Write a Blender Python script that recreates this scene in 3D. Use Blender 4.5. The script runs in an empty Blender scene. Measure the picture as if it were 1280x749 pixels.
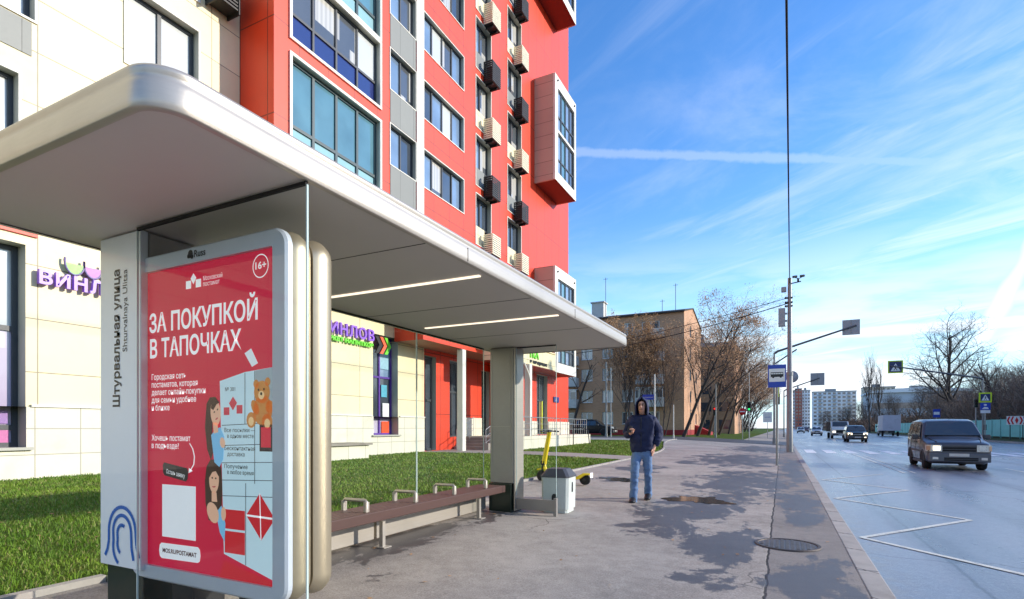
import bpy, bmesh, math, random
import numpy as np
from mathutils import Vector, Matrix

SC = bpy.context.scene
COL = SC.collection
R = math.radians

# ---------------------------------------------------------------- camera, sky, sun, exposure
cam_d = bpy.data.cameras.new('camera'); cam = bpy.data.objects.new('camera', cam_d); COL.objects.link(cam)
cam_d.sensor_fit = 'HORIZONTAL'; cam_d.sensor_width = 36; cam_d.lens = 36*680/1280
cam_d.shift_y = (535-374.5)/1280
cam_d.clip_start = .05; cam_d.clip_end = 6000
cam.location = (0, 0, 1.33); cam.rotation_euler = (R(90), 0, math.atan(338/680))
SC.camera = cam

SUN_AZ, SUN_EL = 66, 19          # azimuth from +Y towards +X
SC.view_settings.view_transform = 'Standard'; SC.view_settings.look = 'None'
SC.view_settings.exposure = 1.22; SC.view_settings.gamma = 1; SC.view_settings.use_curve_mapping = False
SC.render.engine = 'CYCLES'
SC.cycles.max_bounces = 8; SC.cycles.transparent_max_bounces = 24
SC.cycles.caustics_reflective = False; SC.cycles.caustics_refractive = False
SC.cycles.sample_clamp_indirect = 6
SC.cycles.use_denoising = True

sun_d = bpy.data.lights.new('sun', 'SUN'); sun = bpy.data.objects.new('sun', sun_d); COL.objects.link(sun)
sun_d.energy = 2.1; sun_d.angle = R(1.0); sun_d.color = (1, .92, .80)
sdir = Vector((math.sin(R(SUN_AZ))*math.cos(R(SUN_EL)), math.cos(R(SUN_AZ))*math.cos(R(SUN_EL)), math.sin(R(SUN_EL))))
sun.rotation_euler = (-sdir).to_track_quat('-Z', 'Y').to_euler()

def c(r, g, b, k=1.0):
    f = lambda v: (v/255/12.92 if v <= 10 else ((v/255+.055)/1.055)**2.4)*k
    return (f(r), f(g), f(b), 1)

class N:
    """small node-graph helper"""
    def __init__(s, tree): s.t = tree; s.n = tree.nodes; s.l = tree.links
    def new(s, typ, **kw):
        nd = s.n.new(typ)
        for k, v in kw.items(): setattr(nd, k, v)
        return nd
    def put(s, sock, v):
        if isinstance(v, bpy.types.NodeSocket): s.l.new(v, sock)
        elif v is not None: sock.default_value = v
    def math(s, op, a, b=None, cl=False, c3=None):
        nd = s.new('ShaderNodeMath', operation=op, use_clamp=cl); s.put(nd.inputs[0], a)
        if b is not None: s.put(nd.inputs[1], b)
        if c3 is not None: s.put(nd.inputs[2], c3)
        return nd.outputs[0]
    def mix(s, f, a, b, typ='RGBA', blend='MIX'):
        nd = s.new('ShaderNodeMix', data_type=typ, blend_type=blend)
        i = {'RGBA': (6, 7, 2), 'FLOAT': (2, 3, 0)}[typ]
        s.put(nd.inputs[0], f); s.put(nd.inputs[i[0]], a); s.put(nd.inputs[i[1]], b)
        return nd.outputs[i[2]]
    def noise(s, vec, scale, detail=4, rough=.55, dist=0):
        nd = s.new('ShaderNodeTexNoise'); s.put(nd.inputs['Vector'], vec)
        nd.inputs['Scale'].default_value = scale; nd.inputs['Detail'].default_value = detail
        nd.inputs['Roughness'].default_value = rough; nd.inputs['Distortion'].default_value = dist
        return nd.outputs['Fac']
    def ramp(s, f, a, b, va=0., vb=1.):
        nd = s.new('ShaderNodeMapRange', interpolation_type='SMOOTHSTEP'); s.put(nd.inputs[0], f)
        nd.inputs[1].default_value = a; nd.inputs[2].default_value = b; nd.inputs[3].default_value = va; nd.inputs[4].default_value = vb
        return nd.outputs[0]
    def obj(s): return s.new('ShaderNodeTexCoord').outputs['Object']
    def sep(s, v):
        nd = s.new('ShaderNodeSeparateXYZ'); s.put(nd.inputs[0], v); return nd.outputs
    def comb(s, x, y, z):
        nd = s.new('ShaderNodeCombineXYZ')
        for i, v in enumerate((x, y, z)): s.put(nd.inputs[i], v)
        return nd.outputs[0]
    def bump(s, h, strength=.3, dist=.01):
        nd = s.new('ShaderNodeBump'); s.put(nd.inputs['Height'], h); nd.inputs['Strength'].default_value = strength
        nd.inputs['Distance'].default_value = dist; return nd.outputs[0]

def build_world():
    w = bpy.data.worlds.new('World'); SC.world = w; w.use_nodes = True
    g = N(w.node_tree); w.node_tree.nodes.clear()
    out = g.new('ShaderNodeOutputWorld'); bg = g.new('ShaderNodeBackground')
    sky = g.new('ShaderNodeTexSky', sky_type='NISHITA', sun_disc=False)
    sky.sun_elevation = R(SUN_EL); sky.sun_rotation = R(SUN_AZ); sky.air_density = 1.0; sky.dust_density = .1; sky.ozone_density = 2.0
    hs = g.new('ShaderNodeHueSaturation'); hs.inputs['Hue'].default_value = .510; hs.inputs['Saturation'].default_value = 1.30; hs.inputs['Value'].default_value = .92
    g.l.new(sky.outputs[0], hs.inputs['Color'])
    d = g.new('ShaderNodeTexCoord').outputs['Generated']
    x, y, z = g.sep(d)
    zz = g.math('ADD', g.math('MAXIMUM', z, 0.), .10)
    px, py = g.math('DIVIDE', x, zz), g.math('DIVIDE', y, zz)
    a = R(56); ca, sa = math.cos(a), math.sin(a)
    al = g.math('ADD', g.math('MULTIPLY', px, -sa), g.math('MULTIPLY', py, ca))
    ac = g.math('ADD', g.math('MULTIPLY', px, ca), g.math('MULTIPLY', py, sa))
    streak = g.noise(g.comb(g.math('MULTIPLY', al, .55), g.math('MULTIPLY', ac, 2.6), 0.), 1.3, 8, .62, .6)
    veil = g.noise(g.comb(g.math('MULTIPLY', al, .6), ac, 3.7), .55, 4, .5, .3)
    fluff = g.noise(g.comb(px, py, 8.), 1.6, 8, .6, .4)
    m1 = g.math('MULTIPLY', g.ramp(streak, .42, .74), g.ramp(veil, .34, .58))
    m2 = g.math('MULTIPLY', g.ramp(fluff, .44, .78), g.ramp(veil, .36, .6, .2, .7))
    m = g.math('MULTIPLY', g.math('MAXIMUM', g.math('MULTIPLY', m1, .85), m2), g.ramp(g.math('ADD', x, g.math('MULTIPLY', z, -.25)), -.42, .12, .22, 1.))
    low = g.noise(g.comb(g.math('MULTIPLY', x, 2.), g.math('MULTIPLY', y, 2.), g.math('MULTIPLY', z, 13.)), 1.5, 6, .55, .3)
    bank = g.math('MULTIPLY', g.ramp(low, .36, .60), g.ramp(z, .04, .36, 1., 0.))
    m = g.math('MAXIMUM', m, bank)
    # vapour trails: great circles through two directions in the sky
    for kind, p, q, wd, st, ns in (('high', (-0.3255, 0.831, 0.4511), (0.2731, 0.9028, 0.3323), .010, .22, 60), ('low', (-0.0575, 0.9876, 0.1459), (0.2867, 0.9474, 0.142), .011, .75, 14), ('slant', (0.2456, 0.9617, 0.1216), (0.2846, 0.9326, 0.2219), .016, .75, 12)):
        n = Vector(p).cross(Vector(q)).normalized()
        vm = g.new('ShaderNodeVectorMath', operation='DOT_PRODUCT'); g.l.new(d, vm.inputs[0]); vm.inputs[1].default_value = n
        fr = g.noise(d, ns, 3, .6)
        dist = g.math('ADD', g.math('ABSOLUTE', vm.outputs['Value']), g.math('MULTIPLY', g.math('SUBTRACT', fr, .5), wd*.9))
        band = g.ramp(dist, wd*.25, wd, st, 0.)
        if kind == 'slant':
            band = g.math('MULTIPLY', band, g.ramp(z, .095, .13))
            e = Vector((0.2842, 0.9139, 0.29)); vv = g.new('ShaderNodeVectorMath', operation='DOT_PRODUCT'); g.l.new(d, vv.inputs[0]); vv.inputs[1].default_value = e
            band = g.math('MULTIPLY', band, g.ramp(vv.outputs['Value'], .93, .97))
        if kind == 'high': band = g.math('MULTIPLY', band, g.ramp(y, 0., .1))
        m = g.math('MAXIMUM', m, band)
    air = g.mix(g.ramp(z, .0, .34, .80, 0.), hs.outputs['Color'], (1.7, 3.0, 3.9, 1))
    cl = g.mix(g.math('MULTIPLY', m, .9, True), air, (3.6, 3.7, 3.9, 1))
    g.l.new(cl, bg.inputs[0]); bg.inputs[1].default_value = .15
    g.l.new(bg.outputs[0], out.inputs[0])
build_world()

# ---------------------------------------------------------------- materials
MATS = {}
def mat(name, col, rough=.6, metal=0., var=.12, vscale=2.5, bump=0., bscale=60, spec=.5, coat=0., grid=None, joint=None, emit=0., dirt=0., island=0., jw=.010, stretch=None):
    if name in MATS: return MATS[name]
    m = bpy.data.materials.new(name); m.use_nodes = True; g = N(m.node_tree)
    b = m.node_tree.nodes['Principled BSDF']; v = g.obj()
    if stretch:
        mp = g.new('ShaderNodeMapping'); mp.inputs['Scale'].default_value = stretch; g.l.new(v, mp.inputs[0]); v0 = mp.outputs[0]
    else: v0 = v
    n = g.noise(v0, vscale, 5, .6)
    n2 = g.noise(v0, vscale*9, 3, .6)
    f = g.math('ADD', g.math('MULTIPLY', g.math('SUBTRACT', n, .5), 2*var), g.math('MULTIPLY', g.math('SUBTRACT', n2, .5), var))
    f = g.math('ADD', f, 1.)
    if island:
        ri = g.new('ShaderNodeNewGeometry').outputs['Random Per Island']
        f = g.math('ADD', f, g.math('MULTIPLY', g.math('SUBTRACT', ri, .5), island*2))
    colr = g.mix(1., col, g.comb(f, f, f), blend='MULTIPLY')
    if dirt:
        dn = g.ramp(g.noise(v, 1.1, 6, .65, .5), .48, .72, 0., dirt)
        colr = g.mix(dn, colr, (col[0]*.35+.02, col[1]*.33+.018, col[2]*.30+.015, 1))
    if grid:
        x, y, z = g.sep(v); s = g.math('ADD', x, y)
        ja = g.math('ABSOLUTE', g.math('SUBTRACT', g.math('FRACT', g.math('ADD', g.math('DIVIDE', s, grid[0]), grid[2])), .5))
        jb = g.math('ABSOLUTE', g.math('SUBTRACT', g.math('FRACT', g.math('ADD', g.math('DIVIDE', z, grid[1]), grid[3])), .5))
        k = g.math('MAXIMUM', g.math('GREATER_THAN', ja, .5-jw/grid[0]), g.math('GREATER_THAN', jb, .5-jw/grid[1]))
        # each panel a touch different
        ids = g.comb(g.math('FLOOR', g.math('ADD', g.math('DIVIDE', s, grid[0]), grid[2])), g.math('FLOOR', g.math('ADD', g.math('DIVIDE', z, grid[1]), grid[3])), 0.)
        wn = g.new('ShaderNodeTexWhiteNoise'); g.l.new(ids, wn.inputs['Vector'])
        pv = g.math('ADD', g.math('MULTIPLY', wn.outputs['Value'], .10), .95)
        colr = g.mix(1., colr, g.comb(pv, pv, pv), blend='MULTIPLY')
        colr = g.mix(k, colr, joint or (col[0]*.35, col[1]*.35, col[2]*.35, 1))
    g.l.new(colr, b.inputs['Base Color'])
    rr = g.math('ADD', g.math('MULTIPLY', g.math('SUBTRACT', n2, .5), .25*rough), rough, True)
    g.l.new(rr, b.inputs['Roughness'])
    b.inputs['Metallic'].default_value = metal; b.inputs['Specular IOR Level'].default_value = spec
    if coat: b.inputs['Coat Weight'].default_value = coat; b.inputs['Coat Roughness'].default_value = .06
    if bump: g.l.new(g.bump(g.noise(v, bscale, 4, .6), bump), b.inputs['Normal'])
    if emit: b.inputs['Emission Color'].default_value = col; b.inputs['Emission Strength'].default_value = emit
    MATS[name] = m; return m

def glass_mat(name, tint=(.93, .98, .96, 1), refl=1.0, haze=0.):
    m = bpy.data.materials.new(name); m.use_nodes = True; g = N(m.node_tree); m.node_tree.nodes.clear()
    out = g.new('ShaderNodeOutputMaterial'); tr = g.new('ShaderNodeBsdfTransparent'); gl = g.new('ShaderNodeBsdfGlossy')
    n = g.noise(g.obj(), 3., 3)
    tr.inputs[0].default_value = tint; gl.inputs['Roughness'].default_value = .01
    g.l.new(g.mix(g.ramp(n, .3, .7, .0, .06), tint, (.8, .84, .82, 1)), tr.inputs[0])
    fr = g.new('ShaderNodeFresnel'); fr.inputs[0].default_value = 1.45
    mx = g.new('ShaderNodeMixShader'); g.l.new(g.math('MULTIPLY', fr.outputs[0], refl, True), mx.inputs[0])
    g.l.new(tr.outputs[0], mx.inputs[1]); g.l.new(gl.outputs[0], mx.inputs[2])
    last = mx.outputs[0]
    if haze:
        df = g.new('ShaderNodeBsdfDiffuse'); df.inputs[0].default_value = (.6, .62, .62, 1)
        m2 = g.new('ShaderNodeMixShader'); g.l.new(g.ramp(n, .3, .7, haze*.6, haze*1.3), m2.inputs[0]); g.l.new(last, m2.inputs[1]); g.l.new(df.outputs[0], m2.inputs[2]); last = m2.outputs[0]
    g.l.new(last, out.inputs[0]); MATS[name] = m; return m

def pane_mat(name, col, rough=.06, var=.5, vs=.7, curtain=None):
    """window glass: dark room behind a reflecting pane, with faint curtains in some"""
    m = bpy.data.materials.new(name); m.use_nodes = True; g = N(m.node_tree); b = m.node_tree.nodes['Principled BSDF']
    v = g.obj(); n = g.noise(v, vs, 3, .5)
    f = g.math('ADD', g.math('MULTIPLY', g.math('SUBTRACT', n, .5), 2*var), 1.)
    colr = g.mix(1., col, g.comb(f, f, f), blend='MULTIPLY')
    if curtain:
        x, y, z = g.sep(v); s = g.math('ADD', x, y)
        fold = g.math('ADD', g.math('MULTIPLY', g.math('SINE', g.math('MULTIPLY', s, 34.)), .12), .88)
        cc = g.mix(1., curtain, g.comb(fold, fold, fold), blend='MULTIPLY')
        colr = g.mix(g.math('GREATER_THAN', g.noise(g.comb(s, 0., g.math('MULTIPLY', g.math('FLOOR', g.math('DIVIDE', z, 2.78)), 7.)), 1.1, 0), .47), cc, colr)
    g.l.new(colr, b.inputs['Base Color']); b.inputs['Roughness'].default_value = rough; b.inputs['Specular IOR Level'].default_value = .9
    b.inputs['Coat Weight'].default_value = .6; b.inputs['Coat Roughness'].default_value = .02
    wob = g.noise(v, 1.7, 2); g.l.new(g.bump(wob, .08, .05), b.inputs['Normal']); g.l.new(g.bump(wob, .06, .05), b.inputs['Coat Normal'])
    MATS[name] = m; return m

def pavement_mat():
    m = bpy.data.materials.new('worn asphalt pavement'); m.use_nodes = True; g = N(m.node_tree); b = m.node_tree.nodes['Principled BSDF']
    v = g.obj(); x, y, z = g.sep(v)
    big = g.noise(v, .5, 5, .6); mid = g.noise(v, 6, 5, .65); fine = g.noise(v, 75, 3, .8)
    f = g.math('ADD', g.math('MULTIPLY', big, .35), g.math('ADD', g.math('MULTIPLY', mid, .22), g.math('MULTIPLY', fine, .55)))
    base = g.mix(g.ramp(f, .36, .76), (.20, .174, .150, 1), (.53, .472, .412, 1))
    # damp stains: places on the pavement, with ragged outlines
    blobs = None
    wob = g.math('MULTIPLY', g.math('SUBTRACT', g.noise(g.comb(g.math('MULTIPLY', x, 1.), g.math('MULTIPLY', y, .6), 0.), 1.5, 10, .72, .4), .5), 8.5)
    for bx, by, rx, ry in ((-1.3, 9.0, .75, 2.1), (-.85, 14.5, 1.1, 3.6), (.30, 10.8, .33, 2.2), (.25, 5.4, .40, .9), (-.55, 6.6, .5, .9), (-.62, 5.05, .32, .3), (-3.6, 12.9, .7, .6),
                           (-1.6, 24, 1.7, 4.5), (-1.0, 36, 1.8, 5), (.3, 20, .35, 5), (-3.9, 17, .6, 1.5), (-3.75, 4.8, .32, 1.9), (-3.4, 15.6, .5, .5), (-3.1, 20.5, .6, .9), (-2.0, 2.6, .4, .3)):
        q = g.math('ADD', g.math('POWER', g.math('DIVIDE', g.math('ABSOLUTE', g.math('SUBTRACT', x, bx)), rx), 2.), g.math('POWER', g.math('DIVIDE', g.math('ABSOLUTE', g.math('SUBTRACT', y, by)), ry), 2.))
        q = g.math('SUBTRACT', 1., q); blobs = q if blobs is None else g.math('MAXIMUM', blobs, q)
    wob = g.math('ADD', wob, g.math('MULTIPLY', g.math('SUBTRACT', g.noise(g.comb(x, g.math('MULTIPLY', y, .7), 4.), 9, 6, .75), .5), 2.6))
    wet = g.ramp(g.math('ADD', g.math('MAXIMUM', blobs, -1.3), wob), -.14, .30)
    base = g.mix(g.math('MULTIPLY', wet, .80), base, (.050, .047, .050, 1))
    # old joint between the two strips of asphalt, and some hairline cracks
    jx = g.math('ABSOLUTE', g.math('ADD', g.math('ADD', x, .13), g.math('MULTIPLY', g.math('SUBTRACT', g.noise(v, 3.5, 4), .5), .07)))
    jm = g.ramp(jx, .004, .016, .95, 0.)
    vo = g.new('ShaderNodeTexVoronoi', feature='DISTANCE_TO_EDGE'); vo.inputs['Scale'].default_value = .33
    wv = g.new('ShaderNodeVectorMath', operation='ADD'); g.l.new(v, wv.inputs[0]); nn = g.new('ShaderNodeTexNoise'); nn.inputs['Scale'].default_value = 1.5; nn.inputs['Detail'].default_value = 6
    sc = g.new('ShaderNodeVectorMath', operation='SCALE'); g.l.new(nn.outputs['Color'], sc.inputs[0]); sc.inputs['Scale'].default_value = .8; g.l.new(sc.outputs[0], wv.inputs[1]); g.l.new(v, nn.inputs['Vector']); g.l.new(wv.outputs[0], vo.inputs['Vector'])
    cr = g.math('MULTIPLY', g.ramp(vo.outputs['Distance'], .001, .006, .55, 0.), g.ramp(g.noise(v, .35, 2), .5, .6))
    base = g.mix(g.math('MAXIMUM', jm, cr), base, (.012, .011, .010, 1))
    right = g.math('MULTIPLY', g.math('GREATER_THAN', x, -.13), .45)
    base = g.mix(right, base, (.12, .11, .108, 1))
    g.l.new(base, b.inputs['Base Color'])
    g.l.new(g.mix(wet, .82, .48, 'FLOAT'), b.inputs['Roughness']); b.inputs['Specular IOR Level'].default_value = .35
    h = g.math('ADD', g.math('MULTIPLY', fine, .5), g.math('MULTIPLY', mid, .6)); h = g.math('SUBTRACT', h, g.math('MULTIPLY', jm, 1.5))
    g.l.new(g.bump(h, .45, .006), b.inputs['Normal']); MATS[m.name] = m; return m

def road_mat():
    m = bpy.data.materials.new('wet asphalt road'); m.use_nodes = True; g = N(m.node_tree); b = m.node_tree.nodes['Principled BSDF']
    v = g.obj(); x, y, z = g.sep(v)
    vs = g.comb(x, g.math('MULTIPLY', y, .12), 0.)
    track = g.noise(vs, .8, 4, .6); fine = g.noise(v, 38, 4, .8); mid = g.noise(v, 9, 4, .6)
    base = g.mix(g.ramp(track, .3, .7), (.145, .165, .200, 1), (.245, .272, .315, 1))  # blue-grey raised in the base colour to stand in for the sky's sheen
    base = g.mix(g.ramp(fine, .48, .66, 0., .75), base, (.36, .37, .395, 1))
    b.inputs['Coat Weight'].default_value = .25; b.inputs['Coat Roughness'].default_value = .2
    vo = g.new('ShaderNodeTexVoronoi', feature='DISTANCE_TO_EDGE'); vo.inputs['Scale'].default_value = .22
    wv = g.new('ShaderNodeVectorMath', operation='ADD'); nn = g.new('ShaderNodeTexNoise'); nn.inputs['Scale'].default_value = 1.2; nn.inputs['Detail'].default_value = 6; g.l.new(v, nn.inputs['Vector'])
    sc = g.new('ShaderNodeVectorMath', operation='SCALE'); g.l.new(nn.outputs['Color'], sc.inputs[0]); sc.inputs['Scale'].default_value = 1.1; g.l.new(v, wv.inputs[0]); g.l.new(sc.outputs[0], wv.inputs[1]); g.l.new(wv.outputs[0], vo.inputs['Vector'])
    base = g.mix(g.ramp(vo.outputs['Distance'], .001, .006, .7, 0.), base, (.03, .03, .032, 1))
    seam = g.math('ABSOLUTE', g.math('SUBTRACT', g.math('FRACT', g.math('DIVIDE', g.math('ADD', x, g.math('MULTIPLY', g.noise(v, 2., 3), .12)), 3.4)), .5))
    base = g.mix(g.ramp(seam, .0, .012, .75, 0.), base, (.035, .035, .038, 1))
    tyre = g.math('MULTIPLY', g.ramp(g.math('SINE', g.math('MULTIPLY', g.math('ADD', x, .4), 3.7)), .1, .9), g.ramp(g.noise(vs, 1.3, 4), .35, .65)); base = g.mix(g.math('MULTIPLY', tyre, .45), base, (.075, .08, .09, 1))
    gut = g.math('MULTIPLY', g.ramp(x, .8, 1.35, 1., 0.), g.ramp(g.noise(v, 5, 5, .7), .35, .6)); base = g.mix(g.math('MULTIPLY', gut, .7), base, (.26, .235, .21, 1))
    g.l.new(base, b.inputs['Base Color'])
    rg = g.math('ADD', g.ramp(track, .3, .7, .26, .46), g.math('MULTIPLY', g.math('SUBTRACT', mid, .5), .2))
    g.l.new(rg, b.inputs['Roughness']); b.inputs['Specular IOR Level'].default_value = .85
    g.l.new(g.bump(g.math('ADD', g.math('MULTIPLY', fine, 1.2), mid), .55, .010), b.inputs['Normal']); MATS[m.name] = m; return m

def worn_paint():
    m = bpy.data.materials.new('worn road paint'); m.use_nodes = True; g = N(m.node_tree); b = m.node_tree.nodes['Principled BSDF']; v = g.obj()
    w = g.math('MAXIMUM', g.ramp(g.noise(v, 14, 6, .75), .50, .66, 0., .75), g.ramp(g.noise(v, 60, 3, .8), .56, .72, 0., .5))
    g.l.new(g.mix(w, (.70, .68, .58, 1), (.17, .185, .205, 1)), b.inputs['Base Color']); b.inputs['Roughness'].default_value = .45; MATS[m.name] = m; return m

def soil_mat(name, a, b_, k, sc=3.):
    m = bpy.data.materials.new(name); m.use_nodes = True; g = N(m.node_tree); b = m.node_tree.nodes['Principled BSDF']; v = g.obj()
    col = g.mix(g.ramp(g.noise(v, sc, 6, .65), .35, .65), a, b_); col = g.mix(g.ramp(g.noise(v, sc*12, 3, .7), .5, .7, 0., .6), col, k)
    g.l.new(col, b.inputs['Base Color']); b.inputs['Roughness'].default_value = .95; b.inputs['Specular IOR Level'].default_value = .1
    g.l.new(g.bump(g.noise(v, sc*20, 4, .7), .8, .03), b.inputs['Normal']); MATS[name] = m; return m

def blade_mat():
    m = bpy.data.materials.new('grass blades'); m.use_nodes = True; g = N(m.node_tree); b = m.node_tree.nodes['Principled BSDF']; v = g.obj()
    ri = g.new('ShaderNodeNewGeometry').outputs['Random Per Island']
    col = g.mix(g.ramp(g.noise(v, .8, 5, .6), .36, .64), (.130, .245, .022, 1), (.250, .370, .038, 1))
    col = g.mix(g.ramp(ri, .0, 1., 0., .6), col, (.060, .130, .012, 1))
    col = g.mix(g.math('MULTIPLY', g.math('GREATER_THAN', ri, .86), .75), col, (.36, .31, .12, 1))
    col = g.mix(g.math('MULTIPLY', g.ramp(g.noise(v, 1.7, 6, .7), .56, .70), .65), col, (.30, .27, .10, 1))
    g.l.new(col, b.inputs['Base Color']); b.inputs['Roughness'].default_value = .55; b.inputs['Specular IOR Level'].default_value = .25
    b.inputs['Transmission Weight'].default_value = 0; MATS[m.name] = m; return m

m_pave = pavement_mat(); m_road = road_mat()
m_lawn = soil_mat('lawn turf', (.060, .105, .014, 1), (.105, .155, .022, 1), (.05, .045, .02, 1))
m_earth = soil_mat('autumn ground', (.09, .085, .035, 1), (.13, .12, .05, 1), (.06, .07, .02, 1), 1.2)
m_blade = blade_mat()
m_kerb = mat('kerb concrete', c(168, 162, 155), .85, var=.22, vscale=3, bump=.3, grid=(1.0, 50, .3, .5), dirt=.4, jw=.012)
m_path = mat('pale path concrete', c(160, 152, 142), .9, var=.15, vscale=1.5, bump=.25)
m_paint = worn_paint()
m_red = mat('red facade panel', c(228, 62, 24), .45, var=.14, vscale=.5, stretch=(1, 1, .35), grid=(1.17, 2.78, .1, .38), joint=c(140, 40, 18), jw=.018, dirt=.06)
m_cream = mat('cream facade panel', c(236, 220, 176), .5, var=.05, vscale=.8, grid=(2.0, 1.15, .02, .02), joint=c(140, 128, 100), dirt=.08, jw=.011)
m_plinth = mat('pale plinth tile', c(222, 216, 194), .55, var=.10, vscale=1.6, grid=(.85, .56, .2, .1), joint=c(160, 154, 135), dirt=.16, jw=.010)
m_grey = mat('grey spandrel panel', c(128, 130, 124), .5, var=.06, grid=(.82, 2.78, .0, .0), jw=.008)
m_white = mat('white facade trim', c(228, 224, 210), .5, var=.06, dirt=.12)
m_reveal = mat('pale reveal metal', c(176, 174, 160), .45, var=.08)
m_frame = mat('dark window frame', c(62, 66, 70), .4, var=.1)
m_wframe = mat('white window frame', c(242, 242, 240), .45, var=.05)
m_beige = mat('beige bay panel', c(192, 168, 148), .5, var=.06, grid=(3., .76, .1, .35), jw=.012)
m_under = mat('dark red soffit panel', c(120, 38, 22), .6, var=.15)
m_blue = mat('blue glazed balcony panel', c(46, 56, 112), .10, var=.15, coat=.6, spec=.8)
m_tealp = mat('pale teal balcony panel', c(150, 190, 195), .15, var=.1, coat=.5)
m_black = mat('black slatted basket', c(34, 32, 32), .5, var=.2)
m_creamb = mat('cream slatted basket', c(232, 224, 196), .5, var=.08)
m_stone = mat('weathered stone step', c(150, 142, 130), .9, var=.2, bump=.3, dirt=.4)
m_steel = mat('galvanised steel', c(165, 168, 168), .42, .6, var=.2, vscale=5, dirt=.2)
m_pole = mat('grey painted pole', c(140, 142, 140), .5, .3, var=.18, vscale=4, dirt=.25)
m_darkm = mat('dark metal', c(40, 42, 45), .45, .3, var=.2)
m_soffit = mat('shelter soffit panel', c(206, 199, 193), .55, var=.05, vscale=.8)
m_alu = mat('brushed pale aluminium', c(190, 183, 172), .40, .5, var=.10, vscale=8, stretch=(1, .15, 8), bump=.04, dirt=.14)
m_gold = mat('champagne anodised shell', c(184, 172, 146), .40, .65, var=.06, vscale=5)
m_adframe = mat('silver white ad frame', c(205, 212, 222), .35, .15, var=.04)
m_namep = mat('white stop name panel', c(228, 236, 240), .35, var=.03, coat=.2)
m_col = mat('grey shelter column', c(152, 148, 142), .42, .35, var=.12, vscale=2)
m_colbase = mat('dark green column base', c(18, 40, 30), .35, var=.2, coat=.3)
m_wood = mat('brown painted slat', c(82, 56, 50), .5, var=.22, vscale=5, stretch=(6, .6, 6), dirt=.2)
m_strip = mat('lit soffit strip', c(255, 240, 215), .5, var=.02, emit=.55)
m_rubber = mat('rubber', c(22, 22, 24), .8, var=.2)
m_brick = None
g_shelter = glass_mat('clear shelter glass', (.95, .985, .965, 1), .55, .006)
p_dark = pane_mat('dark window pane', (.060, .074, .092, 1))
p_blue = pane_mat('sky tinted pane', (.20, .29, .42, 1), .06, .6)  # reflected sky partly painted into the pale blue base colour
p_teal = pane_mat('teal tinted pane', (.11, .24, .29, 1))
p_curt = pane_mat('curtained pane', (.10, .11, .12, 1), .08, .3, .7, (.62, .60, .54, 1))
p_white = pane_mat('white blind pane', (.62, .64, .62, 1), .1, .12)
p_lilac = pane_mat('lilac curtain pane', (.55, .48, .62, 1), .1, .2, .7, (.74, .66, .80, 1))

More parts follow.
